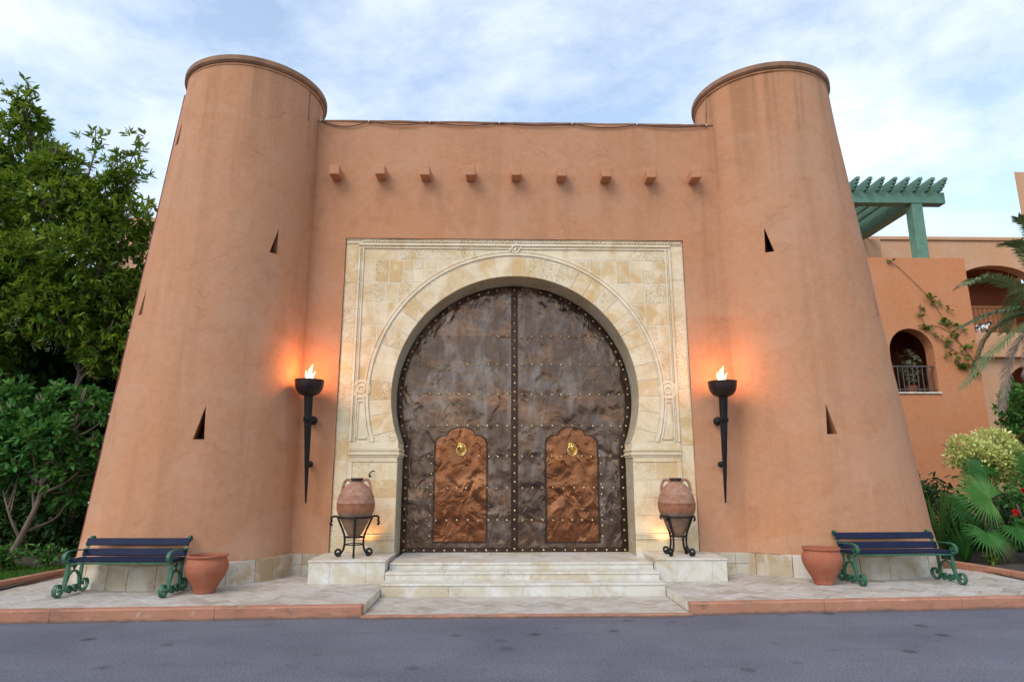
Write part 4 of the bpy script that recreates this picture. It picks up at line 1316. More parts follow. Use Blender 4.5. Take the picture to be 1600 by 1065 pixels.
# ================================================================== benches
def bench(x, y, rz, L, label):
    root = tag(empty('park_bench', (x, y, ZP), rz), label, 'bench', 'benches in front of the towers')
    W, T = 0.045, 0.016
    for sx_ in (0.0, L):
        inn = 1 if sx_ == 0 else -1
        f = MB()
        foot = spiral(-0.015, 0.095, 0.028, 0.087, -70, 285, 22)
        front = foot+smooth_path([(0.03, 0.026), (0.075, 0.09), (0.105, 0.22), (0.125, 0.40)], 5)
        f.strip(front, sx_, W, T)
        rear = smooth_path([(0.40, 0.40), (0.385, 0.22), (0.385, 0.09), (0.43, 0.018)], 5)+spiral(0.475, 0.105, 0.090, 0.030, -110, 210, 20)
        f.strip(rear, sx_, W, T)
        back = smooth_path([(0.40, 0.39), (0.43, 0.46), (0.475, 0.56), (0.515, 0.645)], 5)+spiral(0.555, 0.635, 0.045, 0.018, 165, -180, 16)
        f.strip(back, sx_, W*0.8, T)
        f.strip([(0.10, 0.392), (0.25, 0.388), (0.42, 0.39)], sx_, W, T)
        f.strip(smooth_path([(0.095, 0.11), (0.14, 0.22), (0.20, 0.275), (0.25, 0.285), (0.30, 0.27), (0.355, 0.21), (0.38, 0.11)], 4), sx_, W*0.8, T)
        for cy in (0.175, 0.292):
            f.strip(spiral(cy, 0.068, 0.054, 0.020, -60, 400, 22), sx_, W*0.8, T*0.9)
        for (cy, cz, r) in ((0.25, 0.315, 0.024), (0.222, 0.345, 0.022), (0.278, 0.345, 0.022), (0.25, 0.368, 0.024)):
            f.sphere((sx_, cy, cz), r, 8, 6, (0.5, 1, 1))
        fo = f.build('end_frame', M['bench_green'], root, True, 40)
        arm = spiral(0.062, 0.445, 0.018, 0.056, -420, -180-60, 16)
        arm = spiral(0.075, 0.450, 0.020, 0.060, 360+200, 180, 20)+smooth_path([(0.022, 0.485), (0.06, 0.52), (0.14, 0.533), (0.28, 0.53), (0.445, 0.515)], 4)
        a = MB().strip(arm, sx_, W*0.95, T)
        a.build('arm_rest', M['bench_green'], fo, True, 40)
    ov = 0.03
    for (cy, cz, w, an) in ((0.455, 0.485, 0.092, 68), (0.505, 0.610, 0.092, 66)):
        b = MB().box(-ov, L+ov, -w/2, w/2, -0.013, 0.013, 0.004)
        b.xf(Matrix.Translation((0, cy-0.022, cz)) @ Matrix.Rotation(rad(an), 4, 'X'))
        b.build('back_slat', M['bench_blue'], root)
    for k, cy in enumerate((0.135, 0.215, 0.295, 0.375)):
        b = MB().box(-ov, L+ov, cy-0.035, cy+0.035, 0.400, 0.432, 0.005)
        b.build('seat_slat', M['bench_blue'], root)
    MB().box(0, L, 0.10, 0.125, 0.372, 0.396, 0.003).build('front_rail', M['bench_green'], root)
bench(-5.655, 8.42, rad(-0.8), 1.285, 'blue-slatted bench with green scroll ends at the foot of the left tower')
bench(4.645, 9.02, rad(3.4), 1.43, 'blue-slatted bench with green scroll ends at the foot of the right tower')

# ================================================================== cables
def sag(p, q, s, n=14):
    return [(p[0]+(q[0]-p[0])*i/n, p[1]+(q[1]-p[1])*i/n, p[2]+(q[2]-p[2])*i/n-4*s*(i/n)*(1-i/n)) for i in range(n+1)]
nodes = [-3.40, -2.56, -1.50, -0.28, 1.00, 2.15, 3.38]
cb = tag(empty('hanging_cable', (0, WY-0.02, WT)), 'thin dark cable drooping in swags along the wall top', 'cable')
pts = []
for i, (a, b) in enumerate(zip(nodes, nodes[1:])):
    seg = sag((a, WY-0.03, WT-0.005), (b, WY-0.03, WT-0.005), [0.105, 0.065, 0.06, 0.05, 0.07, 0.05][i])
    pts += seg if not pts else seg[1:]
lpart('wire', MB().tube(pts, 0.010, 6), M['cable'], cb, True)
for xx in nodes: lpart('clip', MB().box(xx-0.012, xx+0.012, WY-0.045, WY-0.005, WT-0.02, WT+0.012, 0.003), M['clip'], cb)
rc = tag(empty('downlead_cable', (-6.4, 9.9, ZP)), 'thin dark red cable clipped up the outer side of the left tower', 'cable')
pts = []
for z in np.linspace(0.42, 7.9, 60):
    x, y, r = cone_at(TOW['L'], z); a = rad(-160)
    pts.append((x+(r+0.028)*math.cos(a), y+(r+0.028)*math.sin(a), z))
lpart('wire', MB().tube(pts, 0.016, 6), M['red_cable'], rc, True)
for z in np.arange(1.2, 7.8, 1.3):
    x, y, r = cone_at(TOW['L'], z); a = rad(-158)
    lpart('clip', MB().sphere((x+(r+0.03)*math.cos(a), y+(r+0.03)*math.sin(a), z), 0.014, 8, 6), M['clip'], rc)
#__PART2__
# ================================================================== orange building on the right
def arch_wall(x0, x1, z0, z1, ops, y, th):
    """wall in the plane y with arched openings, th thick; ops = (cx, half width, sill z, spring z, rise)"""
    bm = bmesh.new()
    loops = [[(x0, z0), (x1, z0), (x1, z1), (x0, z1)]]
    for (cx, hw, zs, zp, rise) in ops:
        lp = [(cx+hw, zs), (cx+hw, zp)]
        for i in range(1, 24):
            a = math.pi*i/24
            lp.append((cx+hw*math.cos(a), zp+rise*math.sin(a)))
        lp += [(cx-hw, zp), (cx-hw, zs)]
        loops.append(lp)
    es = []; rings = []
    for lp in loops:
        vv = [bm.verts.new((x, y, z)) for x, z in lp]; rings.append(vv)
        es += [bm.edges.new((vv[i], vv[(i+1) % len(vv)])) for i in range(len(vv))]
    bmesh.ops.triangle_fill(bm, edges=es, use_beauty=True)
    r = bmesh.ops.extrude_face_region(bm, geom=bm.faces[:])
    for v in [g for g in r['geom'] if isinstance(g, bmesh.types.BMVert)]: v.co.y += th
    bmesh.ops.recalc_face_normals(bm, faces=bm.faces[:])
    bm.verts.index_update()
    mb = MB().add([v.co[:] for v in bm.verts], [[v.index for v in f.verts] for f in bm.faces])
    bm.free(); return mb

HY = 20.0
ob = tag(empty('orange_house', (13.2, HY, 0)), 'orange plaster house right of the tower with an arched window', 'house')
lpart('front_wall', arch_wall(10.6, 15.25, -0.01, 8.67, [(13.08, 0.725, 4.18, 5.52, 0.735)], HY, 0.42), M['plaster_far'], ob)
lpart('side_wall', MB().box(14.85, 15.248, HY+0.425, 26, -0.01, 8.66), M['plaster_far'], ob)
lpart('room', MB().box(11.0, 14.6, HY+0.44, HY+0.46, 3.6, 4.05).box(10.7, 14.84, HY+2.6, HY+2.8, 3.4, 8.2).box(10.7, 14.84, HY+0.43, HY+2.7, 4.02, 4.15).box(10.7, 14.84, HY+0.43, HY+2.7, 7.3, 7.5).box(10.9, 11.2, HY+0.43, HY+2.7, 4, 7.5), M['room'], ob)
lpart('window_sill', MB().box(12.3, 13.86, HY-0.05, HY+0.2, 4.125, 4.178, 0.008), M['clip'], ob)
lpart('roof_slab', MB().box(10.65, 15.2, HY+0.43, 25.9, 8.3, 8.6), M['plaster_far'], ob)
rl = tag(empty('window_railing', (13.08, HY+0.1, 4.18)), 'dark metal railing across the arched window', 'railing')
lpart('top_rail', MB().box(12.36, 13.80, HY+0.08, HY+0.13, 5.00, 5.045, 0.005), M['rail'], rl)
lpart('bottom_rail', MB().box(12.36, 13.80, HY+0.085, HY+0.125, 4.26, 4.295, 0.005), M['rail'], rl)
for i in range(9):
    xx = 12.44+0.16*i
    lpart('baluster', MB().box(xx-0.013, xx+0.013, HY+0.092, HY+0.118, 4.18, 5.0), M['rail'], rl)

# pergola on its terrace
pg = tag(empty('pergola', (13.9, HY+0.2, 8.67)), 'green painted timber pergola on the terrace above the orange house', 'pergola')
lpart('post', MB().box(13.76, 14.13, HY+0.04, HY+0.40, 8.66, 10.63, 0.012), M['green_wood'], pg)
lpart('front_beam', MB().box(9.6, 14.93, HY+0.02, HY+0.36, 10.632, 11.03, 0.012), M['green_wood'], pg)
lpart('side_beam', MB().box(13.78, 14.10, HY+0.362, 24.4, 10.64, 11.02, 0.012), M['green_wood'], pg)
lpart('rear_beam', MB().box(9.6, 13.775, 24.0, 24.3, 10.64, 11.02, 0.012), M['green_wood'], pg)
lpart('rear_post', MB().box(13.78, 14.1, 24.42, 24.7, 8.5, 10.98), M['green_wood'], pg)
for i in range(11):
    xx = 14.72-0.425*i
    z0_, z1_ = 11.032, 11.37
    prof = [(HY-0.42, z1_), (HY-0.42, z1_-0.10), (HY-0.34, z1_-0.10), (HY-0.34, z1_-0.19), (HY-0.25, z1_-0.19), (HY-0.25, z1_-0.27), (HY-0.14, z1_-0.27), (HY-0.14, z0_), (24.6, z0_), (24.6, z1_)]
    n = len(prof)
    mb = MB().add([(xx-0.055, a, b) for a, b in prof]+[(xx+0.055, a, b) for a, b in prof], [tuple(range(n)), tuple(range(2*n-1, n-1, -1))]+[(i_, n+i_, n+(i_+1) % n, (i_+1) % n) for i_ in range(n)])
    lpart('rafter', mb, M['green_wood'], pg)

# pale building behind with loggia
BY = 25.0
pb = tag(empty('rear_building', (20, BY, 0)), 'pale terracotta building behind the palm with an arched loggia', 'building')
lpart('front_wall', arch_wall(15.3, 28, -0.01, 11.2, [(20.35, 1.62, 7.2, 9.35, 0.78), (21.25, 1.15, 2.0, 4.9, 1.05)], BY, 0.45), M['plaster_pale'], pb)
lpart('coping', MB().box(15.25, 28, BY-0.08, BY+0.5, 11.202, 11.36, 0.02), M['plaster_pale'], pb)
lpart('pier', MB().box(14.3, 15.25, BY-0.7, BY+0.4, 8.6, 11.0, 0.02), M['plaster_pale'], pb)
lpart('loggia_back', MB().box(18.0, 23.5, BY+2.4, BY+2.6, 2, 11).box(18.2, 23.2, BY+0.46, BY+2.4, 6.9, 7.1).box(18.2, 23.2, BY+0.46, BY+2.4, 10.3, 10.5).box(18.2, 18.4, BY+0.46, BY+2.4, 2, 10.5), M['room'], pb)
lpart('parapet', MB().box(18.4, 22.6, BY-0.30, BY-0.01, 6.2, 7.2, 0.02), M['plaster_pale'], pb)
for i in range(14):
    xx = 19.0+0.2*i
    lpart('shutter_slat', MB().box(xx, xx+0.175, BY+1.0, BY+1.04, 7.1, 8.55, 0.01), M['wood_door'], pb)
lpart('shutter_rail', MB().box(18.9, 21.9, BY+0.97, BY+1.06, 8.553, 8.65, 0.01), M['wood_door'], pb)
tb = tag(empty('tall_building', (28, 30, 0)), 'corner of a tall terracotta building at the upper right', 'building')
q_ = [(26.34, 30), (40, 30), (40, 38), (34.2, 38)]
lpart('wall', MB().add([(x, y, -0.01) for x, y in q_]+[(x, y, 16.9) for x, y in q_], [(3, 2, 1, 0), (4, 5, 6, 7)]+[(i, (i+1) % 4, 4+(i+1) % 4, 4+i) for i in range(4)]), M['plaster_pale'], tb)
lb = tag(empty('left_rear_building', (-11, 19, 0)), 'sliver of sandy plaster building behind the trees on the left', 'building')
lpart('wall', MB().box(-12.6, -9.0, 19, 24, -0.01, 9.45, 0.03), M['plaster_pale'], lb)

# black and white animal figurine on the parapet
fg = tag(empty('animal_figurine', (19.33, BY-0.16, 7.2)), 'black and white animal figurine standing on the loggia parapet', 'figurine')
f_ = MB().sphere((0, 0, 0.27), 0.2, 14, 9, (1.2, 0.55, 0.62))
for (dx, dy) in ((-0.17, -0.06), (-0.15, 0.06), (0.13, -0.06), (0.15, 0.06)):
    f_.tube([(dx, dy, 0.26), (dx*1.05, dy, 0.12), (dx*1.02, dy, 0.0)], [0.055, 0.035, 0.03], 8)
f_.tube([(0.17, 0, 0.30), (0.26, 0, 0.38), (0.32, 0, 0.42)], [0.09, 0.075, 0.06], 10)
f_.sphere((0.35, 0, 0.42), 0.075, 10, 8, (1.3, 0.8, 0.85))
f_.tube([(0.31, 0.06, 0.46), (0.29, 0.11, 0.50)], [0.025, 0.008], 6).tube([(0.31, -0.06, 0.46), (0.29, -0.11, 0.50)], [0.025, 0.008], 6)
f_.tube([(-0.22, 0, 0.32), (-0.28, 0, 0.26), (-0.28, 0, 0.12)], [0.02, 0.014, 0.018], 6)
f_.build('body', M['figurine'], fg, True)

# ================================================================== foliage tools
def leaves(name, P, D, L, W, mat, parent, tint, droop=0.25, fold=0.0, loc0=None):
    """many single leaves in one mesh: P base points, D unit directions, L lengths, W widths"""
    n = len(P)
    P = np.asarray(P, float); D = np.asarray(D, float)
    D /= np.linalg.norm(D, axis=1)[:, None]+1e-9
    up = np.tile(np.array([0, 0, 1.0]), (n, 1))+RNG.normal(size=(n, 3))*0.45
    S = np.cross(D, up); S /= np.linalg.norm(S, axis=1)[:, None]+1e-9
    Nn = np.cross(S, D)
    L = np.asarray(L)[:, None]; W = np.asarray(W)[:, None]
    def pt(t, w, d): return P+D*L*t+S*W*w-Nn*L*d*droop
    pts = np.stack([pt(0, 0, 0), pt(0.32, 0.46, 0.05), pt(0.68, 0.40, 0.35), pt(1.0, 0, 0.9), pt(0.68, -0.40, 0.35), pt(0.32, -0.46, 0.05)], axis=1)
    co = pts.reshape(-1, 3)
    if loc0 is not None: co = co-np.array(loc0)
    me = bpy.data.meshes.new(name)
    me.vertices.add(n*6); me.vertices.foreach_set('co', co.ravel())
    me.loops.add(n*6); me.loops.foreach_set('vertex_index', np.arange(n*6, dtype=np.int32))
    me.polygons.add(n)
    me.polygons.foreach_set('loop_start', np.arange(0, n*6, 6, dtype=np.int32))
    me.polygons.foreach_set('loop_total', np.full(n, 6, dtype=np.int32))
    at = me.attributes.new('tint', 'FLOAT', 'POINT')
    at.data.foreach_set('value', np.repeat(np.clip(tint, 0, 1), 6).astype(np.float32))
    me.update()
    me.polygons.foreach_set('use_smooth', [True]*n)
    return link_mesh(name, me, mat, parent)

def unit(v): return v/(np.linalg.norm(v, axis=-1, keepdims=True)+1e-9)

def crown_points(blobs, dens, inner=0.55):
    """points near the uneven surface of a set of ellipsoidal clumps, with outward directions"""
    Ps, Ds = [], []
    for (x, y, z, r) in blobs:
        k = int(dens*r*r)
        d = unit(RNG.normal(size=(k, 3)))
        rr = r*(inner+(1-inner)*RNG.random(k)**0.6)*(0.82+0.30*np.sin(3.1*d[:, 0]+x*2)*np.cos(2.7*d[:, 2]+z)+0.16*RNG.normal(size=k)*0.6)
        Ps.append(np.array([x, y, z])+d*rr[:, None]*np.array([1, 1, 0.9])); Ds.append(d)
    return np.concatenate(Ps), np.concatenate(Ds)

def whorls(P, D, per, l0, l1, wr, splay=0.9, upb=0.35):
    """a rosette of leaves at every twig end"""
    n = len(P)
    A = unit(D+np.array([0, 0, upb])+RNG.normal(size=D.shape)*0.35)
    ref = unit(np.cross(A, RNG.normal(size=A.shape))); ref2 = np.cross(A, ref)
    bp, bd, ll, ti = [], [], [], []
    tw = RNG.random(n)
    for k in range(per):
        a = 2*np.pi*k/per*1.618+RNG.random(n)*0.8
        sp_ = splay*(0.65+0.6*RNG.random(n))
        d = unit(A+(ref*np.cos(a)[:, None]+ref2*np.sin(a)[:, None])*sp_[:, None]+np.array([0, 0, -0.15]))
        bp.append(P-A*(0.10*k/per)*RNG.random((n, 1))); bd.append(d)
        ll.append(l0+(l1-l0)*RNG.random(n)); ti.append(0.62*tw+0.38*RNG.random(n))
    ll = np.concatenate(ll)
    return np.concatenate(bp), np.concatenate(bd), ll, ll*wr, np.concatenate(ti)

def tree(name, base, trunk_pts, trunk_r, blobs, label, dens, per, l0, l1, wr, mat, group=None, panicles=0, sprigs=(), cat='tree'):
    root = tag(empty(name, base), label, cat, group)
    tk = MB()
    tp = smooth_path(trunk_pts, 6); m_ = len(tp)
    tk.tube(tp, [trunk_r*(1-0.55*i/m_)+0.02*max(0, 1-i/4) for i in range(m_)], 12)
    top = Vector(trunk_pts[-1])
    for (x, y, z, r) in blobs:                     # limbs from trunk to each clump, then twigs
        i0 = min(range(m_), key=lambda i: (Vector(tp[i])-Vector((x, y, z-0.6*r-0.6))).length)
        s_ = Vector(tp[i0]); e = Vector((x, y, z))
        mid = (s_+e)/2+Vector((random.uniform(-.15, .15), random.uniform(-.15, .15), -0.12*(e-s_).length))
        lp = smooth_path([tuple(s_), tuple(mid), tuple(e)], 6)
        tk.tube(lp, [max(0.012, trunk_r*0.5*(1-0.75*i/len(lp))) for i in range(len(lp))], 8)
        for _ in range(7):
            d = Vector(RNG.normal(size=3)).normalized()*r*0.85
            st_ = Vector(lp[random.randint(len(lp)//2, len(lp)-1)])
            tk.tube(smooth_path([tuple(st_), tuple((st_+e+d)/2+Vector((0, 0, -0.05))), tuple(e+d)], 3), 0.012, 5)
    for (sb, se) in sprigs:
        tk.tube(smooth_path([sb, tuple((Vector(sb)+Vector(se))/2+Vector((0.05, 0, 0.03))), se], 4), [0.018]*4+[0.01]*5, 5)
    o = tk.build('trunk', M['bark'], root, True); o.location = -root.location
    P, D = crown_points(blobs, dens)
    for (sb, se) in sprigs:
        a, b = np.array(sb), np.array(se)
        k = 16; t = 0.45+0.6*RNG.random(k)
        P = np.concatenate([P, a+(b-a)*t[:, None]+RNG.normal(size=(k, 3))*0.10]); D = np.concatenate([D, unit(np.tile(b-a, (k, 1))+RNG.normal(size=(k, 3))*0.5)])
    bp, bd, ll, ww, ti = whorls(P, D, per, l0, l1, wr)
    leaves('crown', bp, bd, ll, ww, mat, root, ti, 0.3, loc0=base)
    if panicles:
        idx = RNG.choice(len(P), panicles, replace=False)
        pp, pd = [], []
        for i in idx:
            for k in range(26):
                t = RNG.random()
                pp.append(P[i]+D[i]*0.1+np.array([0, 0, -0.26*t])+RNG.normal(size=3)*0.022); pd.append(RNG.normal(size=3)*0.6+np.array([0, 0, -0.6]))
        k = len(pp)
        leaves('seed_panicles', np.array(pp), np.array(pd), 0.03+0.03*RNG.random(k), 0.012+0.01*RNG.random(k), M['panicle'], root, RNG.random(k), loc0=base)
    return root

# ------------------------------------------------------------------ trees on the left
tree('leafy_tree', (-10.15, 13.0, 0.12), [(-10.15, 13.0, 0.1), (-10.05, 13.0, 1.6), (-10.3, 12.9, 3.2), (-10.1, 12.8, 5.2), (-10.2, 12.7, 7.6)], 0.16,
     [(-11.2, 13.2, 7.3, 1.35), (-10.5, 12.6, 8.2, 0.95), (-9.5, 12.6, 7.0, 1.2), (-11.2, 12.4, 5.2, 1.5), (-9.6, 12.1, 5.3, 1.2), (-10.2, 12.5, 9.0, 0.42), (-9.2, 12.4, 7.75, 0.6), (-10.6, 12.0, 6.4, 0.9), (-10.0, 11.9, 4.0, 0.9)],
     'tall leafy tree at the left edge of the photo, higher than its neighbour', 560, 8, 0.08, 0.185, 0.33, M['leaf_tree'], 'trees left of the tower', 60,
     [((-10.2, 12.4, 8.9), (-10.02, 12.1, 9.5)), ((-10.2, 12.4, 8.8), (-10.35, 12.1, 9.3))])
tree('leafy_tree', (-8.35, 12.6, 0.12), [(-8.35, 12.6, 0.1), (-8.15, 12.5, 1.5), (-8.45, 12.5, 2.9), (-8.25, 12.4, 4.2), (-8.2, 12.3, 6.2)], 0.075,
     [(-8.55, 12.3, 6.9, 0.85), (-7.85, 12.3, 6.4, 0.75), (-8.3, 12.0, 5.6, 0.95), (-7.7, 12.5, 5.0, 0.85), (-8.6, 11.9, 4.6, 0.85), (-7.9, 12.3, 4.0, 0.75), (-8.0, 12.2, 7.35, 0.4)],
     'leafy tree close to the left tower with sprigs rising above it', 600, 8, 0.08, 0.18, 0.33, M['leaf_tree'], 'trees left of the tower', 55,
     [((-8.0, 12.2, 7.3), (-7.55, 12.0, 8.3)), ((-7.95, 12.2, 7.2), (-7.35, 12.0, 7.7)), ((-8.6, 12.2, 7.5), (-8.52, 12.1, 8.5)), ((-8.1, 12.2, 7.2), (-7.95, 12.0, 7.9)), ((-7.6, 12.2, 6.4), (-7.1, 12.0, 6.8))])
tree('broadleaf_shrub', (-7.95, 10.75, 0.15), [(-8.05, 10.75, 0.12), (-7.85, 10.8, 0.7), (-7.72, 10.85, 1.2), (-7.75, 10.9, 1.7)], 0.055,
     [(-8.05, 11.0, 2.05, 0.55), (-7.55, 11.0, 1.75, 0.48), (-8.5, 11.0, 2.3, 0.55), (-7.25, 11.2, 2.75, 0.42), (-7.6, 10.9, 2.25, 0.38), (-8.45, 10.9, 1.6, 0.4), (-7.1, 11.25, 2.0, 0.36), (-7.5, 11.2, 1.35, 0.34), (-8.9, 11.3, 2.9, 0.5), (-7.9, 11.3, 2.85, 0.42)],
     'bright green broadleaf shrub on a thin curved stem left of the tower', 420, 8, 0.10, 0.19, 0.42, M['leaf_bright'], None, 0, (), 'shrub')

def leaf_mass(name, label, cat, x0, x1, y0, y1, z0, z1, n, l0, l1, wr, mat, base, group=None, back=0):
    root = tag(empty(name, base), label, cat, group)
    tw = MB()
    for i in range(26):
        x = x0+(x1-x0)*random.random(); y = y0+(y1-y0)*random.uniform(0.35, 0.9)
        tw.tube(smooth_path([(x, y, 0.1), (x+random.uniform(-.2, .2), y, (z0+z1)*0.4), (x+random.uniform(-.4, .4), y-0.2, z1*0.9)], 4), 0.022, 6)
    o = tw.build('stems', M['bark'], root, True); o.location = -root.location
    u = RNG.random((n, 3))
    zt = z1+0.35*np.sin(u[:, 0]*17)+0.25*np.sin(u[:, 0]*39+1)
    P = np.stack([x0+(x1-x0)*u[:, 0], y0+(y1-y0)*(u[:, 1]**1.4)+0.22*np.sin(u[:, 0]*29+u[:, 2]*11), z0+(zt-z0)*u[:, 2]], 1)
    D = unit(RNG.normal(size=(n, 3))+np.array([0, -0.7, 0.1]))
    L_ = l0+(l1-l0)*RNG.random(n)
    tt = RNG.random(n)*0.8+0.2*np.sin(P[:, 0]*5+P[:, 2]*4)
    if back:           # large dark leaves added behind the mass to block sky showing through
        u = RNG.random((back, 3))
        P = np.concatenate([P, np.stack([x0+(x1-x0)*u[:, 0], y1+0.5*u[:, 1], z0+(z1-0.5-z0)*u[:, 2]], 1)]); D = np.concatenate([D, unit(RNG.normal(size=(back, 3)))])
        L_ = np.concatenate([L_, 0.35+0.25*RNG.random(back)]); tt = np.concatenate([tt, 0.3*RNG.random(back)])
    leaves('foliage', P, D, L_, L_*wr, mat, root, tt, 0.3, loc0=base)
    return root
leaf_mass('hedge', 'dark dense hedge behind the trunks of the left trees', 'hedge', -15.5, -6.2, 13.7, 15.6, 0.12, 6.3, 50000, 0.17, 0.32, 0.46, M['leaf_dark'], (-10.5, 14.4, 0.1), None, 9000)

leaf_mass('undergrowth', 'low dark undergrowth between the trunks left of the tower', 'shrubs', -11.0, -6.9, 12.3, 13.2, 0.12, 1.7, 15000, 0.09, 0.17, 0.42, M['leaf_dark'], (-9.0, 12.8, 0.1))['kind'] = 'stuff'
# ------------------------------------------------------------------ lawn and small plants, left
def blades(name, x0, x1, y0, y1, n, h0, h1, z):
    P = np.stack([x0+(x1-x0)*RNG.random(n), y0+(y1-y0)*RNG.random(n), np.full(n, z)], 1)
    keep = np.array([mnoise.noise(Vector((p[0]*1.3, p[1]*1.3, 2))) > -0.15-0.25*(10.4-p[1]) for p in P])
    P = P[keep]; n = len(P)
    D = unit(np.stack([RNG.normal(size=n)*0.35, RNG.normal(size=n)*0.35, np.ones(n)], 1))
    L_ = h0+(h1-h0)*RNG.random(n)
    o = leaves(name, P, D, L_, L_*0+0.008, M['grass'], None, RNG.random(n), 0.5)
    return tag(o, 'short green lawn beside the left garden kerb', 'grass', kind='stuff')
blades('lawn', -9.6, -6.95, 8.6, 11.0, 26000, 0.03, 0.075, 0.155)

def small_plant(x, y, h, n, label, mat, l0, l1, wr, name='leafy_plant', group=None, cat='plant', spread=0.35):
    root = tag(empty(name, (x, y, 0.15)), label, cat, group)
    sm = MB(); bp, bd = [], []
    for i in range(n):
        a = random.uniform(0, 2*math.pi); e = (spread*math.cos(a)*random.random(), spread*math.sin(a)*random.random(), h*random.uniform(0.6, 1))
        pth = smooth_path([(0, 0, 0), (e[0]*0.4, e[1]*0.4, e[2]*0.55), e], 4)
        sm.tube(pth, 0.007, 5)
        for q in pth[2:]:
            for _ in range(4):
                bp.append(np.array(q)); bd.append(RNG.normal(size=3)+np.array([0, 0, 0.6]))
    sm.build('stems', M['stem'], root, True)
    k = len(bp); L_ = l0+(l1-l0)*RNG.random(k)
    leaves('foliage', np.array(bp), np.array(bd), L_, L_*wr, mat, root, RNG.random(k), 0.3)
    return root
small_plant(-7.75, 10.35, 0.45, 9, 'low leafy plant on the lawn at the left edge of the photo', M['leaf_bright'], 0.08, 0.14, 0.4)
small_plant(-7.35, 10.75, 0.36, 7, 'low leafy plant on bare soil nearest the left tower', M['leaf_bright'], 0.07, 0.13, 0.4)
small_plant(-8.35, 10.9, 0.4, 8, 'low leafy plant at the foot of the broadleaf shrub', M['leaf_tree'], 0.08, 0.13, 0.4)

# ------------------------------------------------------------------ right-hand garden
yb = tag(empty('variegated_shrub', (8.75, 11.95, 0.15)), 'rounded yellow-green variegated shrub with two mounds against the orange house', 'shrub')
s_ = MB()
for e in ((8.5, 11.95, 1.9), (9.05, 12.0, 2.0), (8.75, 12.1, 1.7)):
    s_.tube(smooth_path([(8.75, 11.95, 0.12), ((8.75+e[0])/2, 11.95, 0.9), e], 5), 0.03, 7)
o = s_.build('stems', M['bark'], yb, True); o.location = -yb.location
yblobs = [(8.44, 11.95, 2.02, 0.36), (8.70, 11.8, 1.88, 0.36), (9.10, 12.0, 2.14, 0.40), (9.3, 11.9, 1.9, 0.36), (8.95, 11.8, 1.75, 0.36), (8.62, 11.9, 1.60, 0.30)]
P, D = crown_points(yblobs, 9000, 0.7)
k = len(P)
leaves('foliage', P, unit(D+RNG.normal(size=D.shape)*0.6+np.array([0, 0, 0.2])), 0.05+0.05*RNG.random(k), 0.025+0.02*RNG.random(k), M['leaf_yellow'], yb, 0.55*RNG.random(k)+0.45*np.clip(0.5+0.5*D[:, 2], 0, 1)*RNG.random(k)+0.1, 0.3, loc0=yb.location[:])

def fan_leaf(mb, tl, hub, nrm, axis, R, seg, tint0):
    """one fan leaf: narrow folded segments radiating from the hub; axis = middle direction"""
    hub = Vector(hub); nrm = Vector(nrm).normalized(); ax = Vector(axis).normalized()
    ax = (ax-nrm*ax.dot(nrm)).normalized(); sd = nrm.cross(ax)
    for k in range(seg):
        u = (k+0.5)/seg*2-1
        a = u*rad(128)
        d = ax*math.cos(a)+sd*math.sin(a)
        d2 = ax*math.cos(a+rad(90))+sd*math.sin(a+rad(90))
        L = R*(1-0.28*abs(u)**1.5)*random.uniform(0.92, 1.05)
        w = L*math.tan(rad(128)/seg)*0.92
        sag = 0.10*R*random.uniform(0.5, 1.6)
        p0 = hub; fold = nrm*0.02*R
        m = hub+d*L*0.50
        tip = hub+d*L+Vector((0, 0, -sag))
        b = len(mb.v)
        mb.v += [tuple(p0), tuple(m-d2*w*0.55), tuple(m+fold), tuple(m+d2*w*0.55), tuple(tip), tuple(hub+d*L*0.80-d2*w*0.20+Vector((0, 0, -sag*0.45))), tuple(hub+d*L*0.80+d2*w*0.20+Vector((0, 0, -sag*0.45)))]
        mb.f += [(b, b+1, b+2), (b, b+2, b+3), (b+1, b+5, b+4, b+2), (b+2, b+4, b+6, b+3)]
        tl += [tint0+random.uniform(-.12, .12)]*7
def add_tint(me, tl):
    at = me.attributes.new('tint', 'FLOAT', 'POINT'); at.data.foreach_set('value', np.clip(np.array(tl), 0, 1).astype(np.float32))
fp = tag(empty('fan_palm', (8.5, 11.35, 0.15)), 'young fan palm with bright green fan leaves beside the right bench', 'palm')
FL = [((8.02, 10.92, 1.20), (0.1, -0.9, 0.45), (-0.75, -0.1, 0.5), 0.66, 40, 0.7),
      ((7.80, 10.80, 0.66), (0.05, -0.75, 0.65), (-0.15, -0.4, -0.5), 0.5, 30, 0.5),
      ((9.15, 11.2, 1.72), (-0.2, -0.9, 0.3), (0.35, -0.1, 0.9), 0.55, 32, 0.35),
      ((8.45, 11.5, 1.62), (0.1, -0.85, 0.5), (-0.4, -0.1, 0.9), 0.55, 30, 0.25),
      ((8.05, 11.55, 1.02), (0.2, -0.8, 0.55), (-0.9, -0.2, 0.15), 0.55, 30, 0.3),
      ((8.85, 11.0, 1.15), (-0.2, -0.8, 0.55), (0.8, -0.2, 0.2), 0.6, 30, 0.5),
      ((8.35, 10.85, 0.75), (0.1, -0.7, 0.7), (0.3, -0.5, -0.2), 0.55, 28, 0.35),
      ((9.75, 11.4, 2.2), (-0.3, -0.85, 0.4), (-0.2, 0, 0.95), 0.6, 30, 0.45)]
